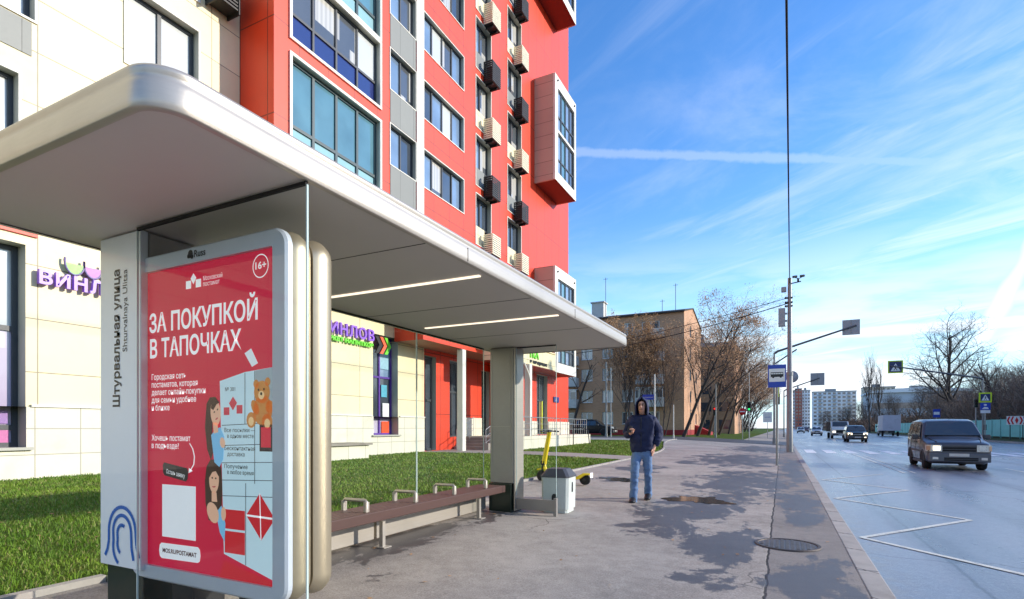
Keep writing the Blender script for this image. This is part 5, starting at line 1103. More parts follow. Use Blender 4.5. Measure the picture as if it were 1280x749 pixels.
for xx in (.26, .62):
    q = MB(); q.tube([(x+.44, y-.05, 9.5), (x+xx, y-.06, 9.58)], .02, 6); q.tube([(x+xx-.10, y-.16, 9.60), (x+xx+.08, y-.02, 9.64)], .065, 8); q.build('camera', m_darkm, tp)
q = MB(); 
for z in (8.25, 8.5, 8.05): q.tube([(x-.13, y-.05, z), (x+.15, y-.05, z)], .05, 8); q.lathe([(.03, z-.06), (.07, z-.03), (.05, z), (.07, z+.03), (.03, z+.06)], x-.19, y-.06, 10)
q.build('insulator', m_darkm, tp)
def wire(pts, sag, rad, label):
    A, B = Vector(pts[0]), Vector(pts[1]); q = MB(); q.tube([A.lerp(B, i/24)-Vector((0, 0, sag*4*(i/24)*(1-i/24))) for i in range(25)], rad, 5); o = q.build('overhead_wire', m_rubber, None); tag(o, label, 'wire'); return o
wire([(.36, 33.7, 9.3), (-.28, -16, 9.6)], .35, .024, 'black overhead cable running above the pavement towards the viewer')
wire([(.30, 33.6, 8.5), (-17.5, 42, 7.6)], .30, .018, 'upper of the two slack wires running from the pole to the left')
wire([(.30, 33.6, 8.2), (-17.5, 42, 7.3)], .45, .026, 'lower thicker wire of the two running from the pole to the left')
# gantry poles with a sign over the road
def ped_symbol(par, x, y, z, s_, bm):
    q = MB(); q.poly([(x-.36*s_, y, z-.34*s_), (x+.36*s_, y, z-.34*s_), (x, y, z+.34*s_)]); q.build('white_triangle', m_sgwhite, par, fix=False)
    q = MB(); yy = y-.004
    q.add([(x+.02*s_+.045*s_*math.cos(a), yy, z+.14*s_+.045*s_*math.sin(a)) for a in [2*math.pi*i/10 for i in range(10)]], [tuple(range(10))])
    for a, b, w in (((.01, .09), (-.01, -.08), .04), ((-.01, -.08), (-.12, -.28), .025), ((-.01, -.08), (.12, -.28), .025), ((.01, .06), (-.10, -.03), .018), ((.01, .06), (.12, -.03), .018)):
        A, B = Vector((x+a[0]*s_, yy, z+a[1]*s_)), Vector((x+b[0]*s_, yy, z+b[1]*s_)); d = (B-A).normalized(); nn = Vector((-d.z, 0, d.x))*w*s_; q.quad(A+nn, B+nn, B-nn, A-nn)
    q.build('walking_figure', m_sgblack, par, fix=False)
def gantry(x, y, base, rise, reach, z0, z1, sgn, label, sz=1.0, plate_back=True):
    r_ = root('sign_gantry', (x, y, base), label, 'sign gantry'); s_ = 1 if reach > 0 else -1
    q = MB(); q.tube([(x, y, base), (x, y, z0)], [.10, .075], 10); q.tube([(x, y, base), (x, y, base+.5)], .14, 10); q.build('pole', m_pole, r_)
    q = MB(); q.tube([(x, y, z0-.05), (x+s_*.25, y, z0+.12), (x+reach, y, z1)], [.11, .10, .08] if not plate_back else [.085, .085, .065], 8)
    if plate_back: q.tube([(x, y, z0-.9), (x+s_*1.6, y, z0-.25+(z1-z0)*.25)], .055, 8)
    q.build('arm', mat('dark grey arm', c(92, 95, 100), .5, .3, var=.15), r_)
    sx = x+reach*.94; q = MB(); q.box((sx-.5*sz, y+.07, z1-.55*sz-.05), (sx+.5*sz, y+.09, z1+.45*sz-.05), bev=.005); pl_ = q.build('sign_panel', m_sgback if plate_back else m_sgyel, r_)
    if plate_back:
        q = MB(); q.box((sx-.03, y+.055, z1-.5*sz), (sx+.03, y+.068, z1+.4*sz)); q.build('bracket', m_pole, pl_)
    return r_, sx
gantry(-.58, 48.5, gz(-.6, 48), 0, 5.6, 7.35, 9.1, 1, 'grey gantry pole holding a blank sign back over the road, nearer one', 1.15)
gantry(.2, 86, 0, 0, 4.4, 6.6, 8.2, 1, 'smaller and farther grey gantry with a sign back over the road', 1.7)
r_, sx = gantry(20.1, 78, .05, 0, -8.6, 6.8, 8.7, -1, 'gantry on the right verge holding a pedestrian crossing sign over the road', 1.5, False)
q = MB(); q.box((sx-.62, 78.03, 8.7-.74), (sx+.62, 78.066, 8.7+.50)); q.build('dark_face', mat('dark blue sign face', c(20, 40, 90), .4), r_); ped_symbol(r_, sx, 78.025, 8.53, 1.35, None)
# pedestrian crossing signs on the right pole (a pole of its own in front of the gantry)
x, y = 19.9, 76.5; ps = root('crossing_sign', (x, y, .05), 'lime bordered crossing sign above blue and white plates on the right verge', 'road sign')
q = MB(); q.tube([(x, y, .0), (x, y, 5.2)], .06, 8); q.build('pole', m_steel, ps); q = MB(); q.box((x-.13, y-.02, 1.1), (x+.13, y+.16, 1.7), bev=.02); q.build('control_box', m_darkm, ps)
q = MB(); q.box((x-.56, y-.09, 4.12), (x+.56, y-.06, 5.2), bev=.01); a = q.build('sign_panel', m_sgyel, ps); q = MB(); q.box((x-.42, y-.10, 4.26), (x+.42, y-.092, 5.06)); q.build('blue_field', mat('dark blue sign face', c(20, 40, 90), .4), a); ped_symbol(a, x, y-.103, 4.65, .95, None)
q = MB(); q.box((x-.44, y-.09, 3.3), (x+.44, y-.06, 4.08)); a = q.build('blue_plate', m_sgblue, ps); q = MB(); q.add([(x+.14*math.cos(t), y-.095, 3.85+.1*math.sin(t)) for t in [2*math.pi*i/10 for i in range(10)]], [tuple(range(10))]); q.quad((x-.3, y-.095, 3.40), (x+.3, y-.095, 3.40), (x+.2, y-.095, 3.6), (x-.1, y-.095, 3.62)); q.build('white_symbol', m_sgwhite, a)
q = MB(); q.box((x-.42, y-.09, 2.95), (x+.42, y-.06, 3.27)); q.build('white_plate', m_sgwhite, ps)
# traffic lights beside it
def traffic_light(x, y, z0, h, label, lit=None, ph=3.2, dim=.9):
    r_ = root('traffic_light', (x, y, z0), label, 'traffic light'); q = MB(); q.tube([(x, y, z0), (x, y, z0+ph)], .055, 8); q.build('pole', m_steel, r_)
    q = MB(); q.box((x-.17, y-.16, z0+ph-.75), (x+.17, y+.10, z0+ph+.15), bev=.03); hd = q.build('lamp_head', m_darkm, r_)
    for k, (nm, col) in enumerate((('red', (190, 30, 24)), ('amber', (120, 80, 20)), ('green', (30, 170, 80)))):
        q = MB(); zc = z0+ph-.02-.28*k; q.lathe([(.001, -.175), (.10, -.172), (.10, -.16), (.001, -.16)], x, y, 14, axis='y', z0=zc); on = lit == nm
        q.build('lamp', mat(nm+(' lamp lit' if on else ' lamp off'), c(*col) if on else c(*[v*.3 for v in col]), .3, emit=1.5 if on else 0), hd)
        v = MB(); v.add([(x+.12*math.cos(a), yy, zc+.12*math.sin(a)) for yy in (y-.16, y-.30) for a in [math.pi*i/8 for i in range(9)]], [(i, i+1, i+10, i+9) for i in range(8)]); v.build('visor', m_darkm, hd)
    return r_
traffic_light(19.2, 76.9, .05, 0, 'small traffic light on a short pole beside the lime crossing sign', None, 4.3)
tl = traffic_light(-2.95, 58.8, gz(-3, 58), 0, 'traffic light showing green on a mast beyond the side street', 'green', 3.6)
o0 = ORIG[tl.name]; q = MB(); q.tube([(-2.95, 58.8, gz(-3, 58)+3.6), (-2.95, 58.8, gz(-3, 58)+6.6)], .035, 6); q.build('mast', m_steel, tl)
x, y = -3.55, 58.7; ns = root('no_entry_sign', (x, y, gz(x, y)), 'round red and white no entry sign beside the green traffic light', 'road sign')
q = MB(); q.tube([(x, y, gz(x, y)), (x, y, 3.2)], .03, 8); q.build('pole', m_steel, ns); q = MB(); q.lathe([(.001, -.05), (.34, -.05), (.34, -.03), (.001, -.03)], x, y, 20, axis='y', z0=2.95); q.build('disc', m_sgred, ns); q = MB(); q.box((x-.24, y-.06, 2.9), (x+.24, y-.052, 3.0)); q.build('bar', m_sgwhite, ns)
traffic_light(-6.6, 63, gz(-6.6, 63), 0, 'traffic light showing red among the leaning trees', 'red', 3.1)
traffic_light(-.35, 50.2, gz(-.4, 50), 0, 'dark traffic light seen from the side next to the nearer gantry', None, 4.0)
# plates and posts beyond the crossing street
def post_sign(x, y, h, w, hh, m, label, name='road_sign', face=None, rz=0):
    z0 = gz(x, y); r_ = empty(name, (x, y, z0), label, 'road sign', rz=rz); ORIG[r_.name] = Vector((x, y, 0)); q = MB(); q.tube([(x, y, z0), (x, y, z0+h)], .035, 8); q.build('pole', m_steel, r_); ORIG[r_.name] = Vector((x, y, z0))
    for ch in children(r_): 
        for v in ch.data.vertices: v.co.z -= z0
    q = MB(); q.box((x-w/2, y-.05, z0+h-hh), (x+w/2, y-.03, z0+h), bev=.004); p_ = q.build('sign_panel', m, r_)
    if face: face(p_, x, y-.055, z0+h-hh/2)
    return r_
def two_plates(p_, x, y, z):
    q = MB(); q.box((x-.3, y-.005, z-.02), (x+.3, y, z+.02)); q.build('print_line', m_sgblue, p_)
post_sign(-1.55, 70, 3.1, .95, 1.2, m_sgwhite, 'pale square plate on a post beyond the crossing street', face=two_plates)
post_sign(-.35, 49.6, 5.0, .22, 1.15, m_sgyel, 'lime edged sign seen edge on beside the bus stop sign', face=None)
rd = post_sign(.62, 44, 4.6, .02, .02, m_sgback, 'round grey sign back beside the utility pole', name='round_sign')
q = MB(); q.lathe([(.001, -.02), (.42, -.02), (.42, .0), (.001, .0)], .62, 44, 22, axis='y', z0=5.0); q.build('disc', m_sgback, rd)
post_sign(-9.75, 44.5, 3.6, .92, .42, m_sgblue, 'blue street name plate on a pole behind the hooded person', name='street_name_sign', face=lambda p_, x, y, z: (lambda q: (add_text(q, 'ул. Штурвальная', frameM((x-.40, y-.004, z-.05), (1, 0, 0), (0, 0, 1)), .12, width=.80), q.build('lettering', m_sgwhite, p_, fix=False)))(MB()))
def plain_post(x, y, h, r, m, label, name='post', lamp=False):
    r_ = root(name, (x, y, gz(x, y)), label, 'post'); q = MB(); q.tube([(x, y, gz(x, y)), (x, y, gz(x, y)+h)], [r, r*.8], 8); q.tube([(x, y, gz(x, y)), (x, y, gz(x, y)+.3)], r*1.35, 8); q.build('shaft', m, r_)
    q = MB(); q.lathe([(r*.8, gz(x, y)+h), (r*.85, gz(x, y)+h+.02), (r*.4, gz(x, y)+h+.06)], x, y, 8); q.build('cap', m_darkm, r_)
plain_post(-9.2, 44.3, 5.2, .06, m_white, 'white pole beside the blue street name plate', 'white_pole')
plain_post(-8.4, 48.2, 2.9, .045, m_white, 'thin white post right of the hooded person', 'white_post')
plain_post(-15.2, 51, 7.2, .10, m_pole, 'grey lamp post in front of the black parked car', 'lamp_post')
plain_post(-14.6, 50.5, 6.6, .045, m_steel, 'thin steel mast right of the grey lamp post', 'mast')
plain_post(26.5, 128, 15, .12, m_pole, 'tall thin lighting mast in front of the great bare tree', 'lighting_mast')
plain_post(-6.2, 60, 5.6, .07, m_pole, 'grey post in front of the leaning trees', 'grey_post')
# right verge: chevron board, blue stop sign
x, y = 21.5, 73; cv = root('chevron_board', (x, y, .2), 'red and white chevron board on two posts before the turquoise fence', 'road sign')
for dx in (-.5, .5): q = MB(); q.tube([(x+dx, y, .1), (x+dx, y, 2.1)], .04, 8); q.build('leg', m_darkm, cv)
q = MB(); q.box((x-.80, y-.07, 1.65), (x+.80, y-.045, 2.55)); p_ = q.build('board', m_sgwhite, cv)
q = MB(); zc, hh = 2.10, .40
for s_ in (-1, 1):
    for k in range(2):
        a = .20+k*.29; q.poly([(x+s_*a, y-.075, zc+hh), (x+s_*(a+.14), y-.075, zc+hh), (x+s_*(a+.29), y-.075, zc), (x+s_*(a+.14), y-.075, zc-hh), (x+s_*a, y-.075, zc-hh), (x+s_*(a+.15), y-.075, zc)])
q.poly([(x-.14, y-.075, zc), (x, y-.075, zc-.36), (x+.14, y-.075, zc), (x, y-.075, zc+.36)]); q.build('chevron', m_sgred, p_, fix=False)
x, y = 20.0, 98; b2 = root('bus_stop_plate', (x, y, .2), 'small blue and white stop plate across the road beyond the van', 'bus stop sign')
q = MB(); q.tube([(x, y, .1), (x, y, 4.0)], .05, 8); q.build('pole', m_steel, b2); q = MB(); q.box((x-.42, y-.08, 2.85), (x+.42, y-.05, 4.05)); p_ = q.build('sign_panel', m_sgblue, b2); q = MB(); q.box((x-.34, y-.09, 3.25), (x+.34, y-.082, 3.65)); q.build('white_field', m_sgwhite, p_)

# ---------------------------------------------------------------- trees
m_bark = mat('grey brown bark', (.060, .048, .040, 1), .9, var=.4, vscale=4, bump=.5, bscale=30)
m_twig = mat('brown twigs', (.155, .105, .075, 1), .9, var=.3)
m_gtwig = mat('grey twigs', (.13, .105, .09, 1), .9, var=.3)
m_leafb = mat('dry brown leaves', (.40, .22, .10, 1), .8, var=.3, island=.45)
def tree_parts(seed, height, r0, lean=(0, 0), limbs=8, spread=.62, first=.22, leaves=0, stems=1, twig=m_twig, sub=(5, 5, 4), leafsize=.10, upward=.35):
    rn = random.Random(seed); T = MB(); Cn = MB(); LV = []
    def path(p, d, L, r, n, wob, up):
        pts, rad = [p.copy()], [r]; d = d.copy()
        for i in range(n):
            d = (d+Vector((rn.gauss(0, wob), rn.gauss(0, wob), rn.gauss(0, wob)*.6+up))).normalized(); p = p+d*(L/n); pts.append(p.copy()); rad.append(r*(1-.72*(i+1)/n))
        return pts, rad, d
    def branch(p, d, L, r, lv):
        n = (7, 5, 4, 3, 2)[lv]; pts, rad, dd = path(p, d, L, r, n, (.07, .13, .16, .2, .2)[lv], (.0, .05, .04, .03, 0)[lv]*upward/.35)
        mb = T if lv <= 1 else Cn; mb.tube(pts, rad, (8, 6, 4, 3, 3)[lv], caps=False, smooth=lv < 3)
        if lv == 4 or (lv == 3 and len(sub) < 3):
            for _ in range(leaves): LV.append(pts[rn.randrange(1, len(pts))]+Vector((rn.gauss(0, .12), rn.gauss(0, .12), rn.gauss(0, .12))))
            return
        k = sub[lv-1] if lv else limbs
        for j in range(k):
            t = (first+(1-first)*(j+.5+rn.uniform(-.35, .35))/k) if lv == 0 else (.25+.75*(j+.6+rn.uniform(-.3, .3))/k); t = min(.99, max(.05, t))
            i = min(n-1, int(t*n)); f = t*n-i; q = pts[i].lerp(pts[i+1], f); rr = rad[i]*(1-f)+rad[i+1]*f; ax = (pts[i+1]-pts[i]).normalized()
            o = ax.orthogonal().normalized(); o.rotate(Matrix.Rotation(j*2.4+rn.uniform(-.5, .5), 3, ax)); a = rn.uniform(.65, 1.15)*spread/.62*.9
            nd = (ax*math.cos(a)+o*math.sin(a)+Vector((0, 0, upward*(.8 if lv == 0 else .35)))).normalized()
            l = L*((.62-.36*t) if lv == 0 else rn.uniform(.42, .62)*(1-.25*t))*rn.uniform(.85, 1.15)
            branch(q, nd, l, min(rr*.62, r*.5)+.002, lv+1)
    for s_ in range(stems):
        a = 2*math.pi*s_/stems; d = Vector((lean[0]+(.22*math.cos(a) if stems > 1 else 0), lean[1]+(.22*math.sin(a) if stems > 1 else 0), 1)).normalized()
        branch(Vector((.3*math.cos(a) if stems > 1 else 0, .3*math.sin(a) if stems > 1 else 0, -.15)), d, height*rn.uniform(.86, 1.0), r0*(1 if stems == 1 else .6), 0)
    lf = None
    if LV:
        lf = MB()
        for p in LV:
            u = Vector((rn.gauss(0, 1), rn.gauss(0, 1), rn.gauss(0, 1))).normalized(); w = u.orthogonal().normalized(); s_ = leafsize*rn.uniform(.6, 1.3); lf.add([p-u*s_, p+w*s_*.55, p+u*s_, p-w*s_*.55], [(0, 1, 2, 3)])
    return T, Cn, lf
def make_tree(name, label, cat='tree', group=None, twig=m_twig, **kw):
    r_ = empty(name, (0, 0, 0), label, cat, group); T, Cn, lf = tree_parts(twig=twig, **kw)
    T.build('trunk', m_bark, r_, fix=False); o = Cn.build('crown', twig, r_, fix=False)
    if lf: lf.build('leaves', m_leafb, r_, fix=False)
    return r_
def put(r_, x, y, z, rz=0., s_=1.): r_.location = (x, y, z); r_.rotation_euler = (0, 0, rz); r_.scale = (s_, s_, s_); return r_
def relabel(o, label, group=None):
    o['label'] = label
    if group: o['group'] = group
    return o
# row leaning to the road beyond the side street
rowA = make_tree('leaning_tree', 'dark trunk leaning to the road, nearest the brick gable', group='trees leaning over the pavement ahead', seed=4, height=14, r0=.19, lean=(.33, -.05), limbs=11, leaves=4, sub=(6, 6, 5), leafsize=.07, spread=.7)
rowB = make_tree('leaning_tree', 'twin limbed tree leaning to the road, second from the brick gable', group='trees leaning over the pavement ahead', seed=9, height=15, r0=.20, lean=(.38, 0), limbs=11, leaves=1, leafsize=.06, sub=(6, 6, 6), spread=.7)
rowC = make_tree('leaning_tree', 'brown leaved tree leaning to the road, third from the brick gable', group='trees leaning over the pavement ahead', seed=21, height=14, r0=.19, lean=(.28, .1), limbs=11, leaves=3, sub=(6, 6, 5), leafsize=.065, spread=.75)
spots = [(rowA, -9.0, 57, 0, .95), (rowB, -8.6, 64, .1, 1.0), (rowC, -8.3, 72, 0, 1.0)]
for i, (o, x, y, rz, k) in enumerate(spots): put(o, x, y, gz(x, y), rz, k)
for i in range(10):
    src = (rowB, rowC, rowA)[i % 3]; o = copy_tree(src); x, y = -7.9+.35*math.sin(i*2.1), 80+i*9.5+(i % 2)*2
    put(o, x, y, gz(x, y), .5*math.sin(i*1.7), .94+.10*math.sin(i*3.1)); relabel(o, 'one of the bare trees receding along the far left pavement', 'bare trees receding along the far pavement')
for i in range(8):
    src = (rowC, rowA, rowB)[i % 3]; o = copy_tree(src); x, y = -15.5-2*math.sin(i*1.3), 86+i*13
    put(o, x, y, gz(x, y), 1.+.8*i, .9+.1*math.sin(i*2.3)); relabel(o, 'one of the trees of the second row behind the pavement trees', 'trees of the second row behind the pavement')
# brown leaved multi stem trees before the brick block
bmA = make_tree('brown_leaved_tree', 'dense brown leaved tree before the brick block, left of the hooded person', seed=33, height=11.5, r0=.13, limbs=10, leaves=3, stems=5, sub=(6, 5, 5), leafsize=.07, spread=.42, first=.15, upward=.7)
bmB = make_tree('brown_leaved_tree', 'brown leaved tree before the brick block, right of the hooded person', seed=37, height=9.5, r0=.11, limbs=9, leaves=1, stems=4, sub=(6, 5, 5), leafsize=.07, spread=.5, first=.15, upward=.6)
put(bmA, -14.3, 56.5, gz(-14, 57), 0, .9); put(bmB, -11.4, 58.5, gz(-12, 58), .6, 1.)
bare = make_tree('bare_tree', 'dark forked bare tree in front of the white balconies of the brick block', seed=52, height=8.2, r0=.20, limbs=5, sub=(3, 3, 2), leaves=0, spread=.7, first=.35); put(bare, -20.4, 56, gz(-20, 56), 0, 1.)
# right side: the great bare tree and its neighbours behind the fence
big = make_tree('bare_tree', 'great spreading bare tree rising behind the turquoise fence', seed=61, height=18.5, r0=.42, limbs=16, sub=(8, 7, 6), leaves=0, spread=.80, first=.18, twig=m_gtwig, upward=.42); put(big, 27.5, 124, .2, .4, 1.05)
med = make_tree('bare_tree', 'thin bare tree on the right with an open crown, tallest of the thicket', seed=67, height=13, r0=.24, limbs=10, sub=(5, 5, 4), leaves=0, spread=.6, first=.25, twig=m_gtwig); put(med, 27, 86, .2, 1., 1.05)
for i, (x, y, k, src) in enumerate([(29.5, 66, .9, med), (31, 76, .85, med), (27.5, 97, .95, med), (33, 104, 1.0, med), (28, 112, .7, med), (26.8, 58, .8, med), (34, 88, .8, big), (29, 142, .62, big), (28.5, 158, .55, big), (27.5, 176, .5, big), (29, 196, .55, big), (27, 216, .5, big), (28, 240, .55, big), (30, 270, .6, big), (27, 300, .6, big), (28, 335, .6, big), (25, 370, .6, big), (24, 410, .6, big)]):
    o = put(copy_tree(src), x, y, .2, i*1.9, k); far = y > 135
    relabel(o, 'one of the bare trees along the far right side of the road' if far else 'one of the bare trees crowding behind the turquoise fence on the right', 'bare trees along the far right side' if far else 'bare trees behind the turquoise fence')
pop = make_tree('poplar', 'slender upright poplar behind the parked box lorry', seed=71, height=17, r0=.22, limbs=16, sub=(4, 4, 3), leaves=0, spread=.25, first=.2, twig=m_gtwig, upward=1.2); put(pop, 21.5, 178, .2, 0, 1.15)
o = put(copy_tree(pop), 24.5, 182, .2, 1.3, 1.0); relabel(o, 'second slender poplar just right of the upright one')
# the thicket behind the fence: a mass of stems and twigs, also beside and behind the viewer
def thicket(seed, n, xs, ys, hmax, name, label, m, fine):
    rn = np.random.default_rng(seed); x = rn.uniform(*xs, n); y = rn.uniform(*ys, n)
    hm = hmax*(.72+.28*np.sin(y*.19+1.)*np.sin(y*.071)); z = rn.uniform(0, 1, n)**1.15*hm; L = rn.uniform(.6, 2.2, n); w = rn.uniform(.008, .022, n)*fine
    d = np.stack([rn.normal(0, .55, n), rn.normal(0, .55, n), np.abs(rn.normal(.8, .4, n))], 1); d /= np.linalg.norm(d, axis=1)[:, None]
    s_ = np.cross(d, rn.normal(0, 1, (n, 3))); s_ /= np.linalg.norm(s_, axis=1)[:, None]; p = np.stack([x, y, z], 1); e = p+d*L[:, None]
    v = np.empty((n, 3, 3)); v[:, 0] = p-s_*w[:, None]; v[:, 1] = p+s_*w[:, None]; v[:, 2] = e
    me = bpy.data.meshes.new('mesh'); me.vertices.add(n*3); me.vertices.foreach_set('co', v.ravel()); me.loops.add(n*3); me.loops.foreach_set('vertex_index', np.arange(n*3)); me.polygons.add(n); me.polygons.foreach_set('loop_start', np.arange(n)*3); me.update(calc_edges=True); me.materials.append(m)
    o = bpy.data.objects.new(name, me); COL.objects.link(o); tag(o, label, 'thicket' if name == 'thicket' else 'undergrowth', kind='stuff'); return o
m_thick = mat('thicket twigs', (.22, .165, .125, 1), .9, var=.3, island=.4)
thicket(5, 130000, (25.2, 40), (44, 135), 10.5, 'thicket', 'tangle of bare grey brown stems behind the turquoise fence', m_thick, 1.6)
thicket(6, 42000, (25.5, 40), (-40, 44), 10.0, 'thicket', 'tangle of bare stems beside the road nearer the viewer', m_thick, 2.6)
thicket(7, 26000, (24, 40), (135, 420), 5.5, 'thicket', 'low brown brush along the far right side of the road', mat('rusty brush twigs', (.14, .082, .055, 1), .9, var=.4, vscale=.1, island=.4), 5)
thicket(8, 14000, (-40, -10), (92, 260), 6, 'thicket', 'brown brush beyond the brick block on the left', mat('brown brush twigs', (.12, .075, .05, 1), .9, var=.4, vscale=.1, island=.4), 4)

# turquoise fence: a fence of panels between posts
m_turq = mat('turquoise fence panel', c(120, 205, 194), .55, var=.12, vscale=.5, dirt=.25); m_turqd = mat('turquoise fence post', c(84, 150, 144), .5, var=.1)
fn = empty('fence', (23.6, 100, .2), 'long turquoise panel fence along the right verge', 'fence')
for i in range(46):
    y0 = 46+i*3.; 
    q = MB(); q.box((23.58, y0+.06, .28), (23.62, y0+2.94, 2.35))
    for z in (.34, .98, 1.62, 2.28): q.box((23.555, y0+.06, z), (23.578, y0+2.94, z+.06))
    q.build('panel', m_turq, fn); q = MB(); q.box((23.54, y0-.05, .1), (23.66, y0+.05, 2.45)); q.build('post', m_turqd, fn)

# ---------------------------------------------------------------- brick block of flats
def brick_mat(name, a, b_, mo):
    m = bpy.data.materials.new(name); m.use_nodes = True; g = N(m.node_tree); b = m.node_tree.nodes['Principled BSDF']; v = g.obj(); x, y, z = g.sep(v)
    bt_ = g.new('ShaderNodeTexBrick'); g.l.new(g.comb(g.math('ADD', x, y), z, 0.), bt_.inputs['Vector']); bt_.inputs['Scale'].default_value = 1.; bt_.inputs['Brick Width'].default_value = .26; bt_.inputs['Row Height'].default_value = .077; bt_.inputs['Mortar Size'].default_value = .008
    bt_.inputs['Color1'].default_value = a; bt_.inputs['Color2'].default_value = b_; bt_.inputs['Mortar'].default_value = mo
    n = g.noise(v, .35, 5); f = g.math('ADD', g.math('MULTIPLY', n, .5), .75); g.l.new(g.mix(1., bt_.outputs['Color'], g.comb(f, f, f), blend='MULTIPLY'), b.inputs['Base Color']); b.inputs['Roughness'].default_value = .9; MATS[name] = m; return m
m_brick = brick_mat('tan brickwork', (.62, .33, .18, 1), (.50, .25, .13, 1), (.52, .40, .29, 1))
m_redp = mat('red painted plinth', c(160, 42, 44), .7, var=.15, dirt=.3); m_roofd = mat('dark roof felt', c(62, 60, 60), .8, var=.2); m_balc = mat('peeling white balcony', c(208, 206, 200), .7, var=.18, vscale=1.2, dirt=.55)
GX, GY, GW, GD, GZ, GH = -10.3, 66.0, 34.0, 14.5, .30, 14.9
bb = empty('brick_block', (GX-GW/2, GY+GD/2, GZ), 'five storey tan brick block of flats with white balconies and a red plinth', 'apartment building')
fl = [GZ+.95+2.72*k for k in range(5)]
def wall_y(mb, Y, x0, x1, z0, z1, holes, depth, mi=0, mr=1):
    xs_ = sorted({x0, x1, *[v for h in holes for v in h[:2]]}); zs_ = sorted({z0, z1, *[v for h in holes for v in h[2:4]]})
    for a, b in zip(xs_, xs_[1:]):
        for p, q_ in zip(zs_, zs_[1:]):
            if any(h[0] < (a+b)/2 < h[1] and h[2] < (p+q_)/2 < h[3] for h in holes): continue
            mb.quad((a, Y, p), (b, Y, p), (b, Y, q_), (a, Y, q_), mi)
    for a, b, p, q_ in holes:
        y = Y+depth
        for s4 in (((a, Y, p), (b, Y, p), (b, y, p), (a, y, p)), ((a, Y, q_), (a, y, q_), (b, y, q_), (b, Y, q_)), ((a, Y, p), (a, y, p), (a, y, q_), (a, Y, q_)), ((b, Y, p), (b, Y, q_), (b, y, q_), (b, y, p)), ((a, y, p), (b, y, p), (b, y, q_), (a, y, q_))): mb.quad(*s4, mr)
cols = []; x = GX-2.0; k = 0
pat = [2.0, 2.4, 1.5, 1.5, 1.5, 1.5, 2.0]   # widths of the openings from the gable leftward
holes = []; wins = []
xs_w = [(GX-3.9, 2.1, True), (GX-6.7, 1.35, False), (GX-9.2, 1.35, False), (GX-11.9, 1.45, False), (GX-14.6, 2.1, True), (GX-17.4, 1.4, False), (GX-20.2, 1.4, False), (GX-23, 2.1, True), (GX-25.8, 1.4, False), (GX-28.6, 1.4, False)]
for xc, w, bal in xs_w:
    for z in fl: holes.append((xc-w/2, xc+w/2, z+.55, z+2.05)); wins.append((xc, w, z+.55, z+2.05, bal))
q = MB(); wall_y(q, GY, GX-GW, GX, GZ+.8, GZ+GH-.2, holes, .16)
gh = [(GY+4.4, GY+5.5, z+.55, z+1.95) for z in fl]+[(GY+9.2, GY+10.3, z+.55, z+1.95) for z in fl]
q2 = MB(); wall_x(q2, GX, GY, GY+GD, GZ+.8, GZ+GH-.2, gh, .16, 0, 1); q.add(q2.v, q2.f, 0); q.mi = q.mi[:len(q.mi)-len(q2.f)]+q2.mi
zt = GZ+GH-.2; q.add([(GX, GY, zt), (GX, GY+GD, zt), (GX, GY+GD*.46, zt+1.5), ], [(0, 1, 2)], 0)
q.build('wall', [m_brick, m_roofd, m_roofd], bb, fix=False)
q = MB(); q.box((GX-GW, GY-.03, -.2), (GX+.03, GY+GD, GZ+.8)); q.build('plinth', m_redp, bb)
q = MB(); e = .35; q.prism([(GX+.12, GY-e, zt-.05), (GX+.12, GY+GD*.46, zt+1.52), (GX+.12, GY+GD+e, zt-.05), (GX+.12, GY+GD+e, zt+.10), (GX+.12, GY+GD*.46, zt+1.67), (GX+.12, GY-e, zt+.10)], (-GW-.2, 0, 0)); rf_ = q.build('roof', m_roofd, bb)
for (cx, h) in ((GX-11.5, 1.6), (GX-21, 1.4)):
    q = MB(); q.box((cx-.8, GY+3.2, zt+.7), (cx+.8, GY+4.6, zt+1.2+h)); q.box((cx-.95, GY+3.05, zt+1.2+h), (cx+.95, GY+4.75, zt+1.35+h)); q.build('chimney', m_balc, rf_)
for (ax, h) in ((GX-10.2, 5.2), (GX-1.4, 3.4), (GX-3.0, 1.6)):
    q = MB(); q.tube([(ax, GY+2.5, zt+.6), (ax, GY+2.5, zt+.6+h)], .035, 5); q.tube([(ax-.3, GY+2.5, zt+.4+h), (ax+.3, GY+2.5, zt+.4+h)], .02, 4); q.build('aerial', m_darkm, rf_)
q = MB(); q.tube([(GX-14.9-2.3, GY-.1, GZ+.4), (GX-14.9-2.3, GY-.1, zt-.3)], .07, 6); q.build('downpipe', m_balc, bb)
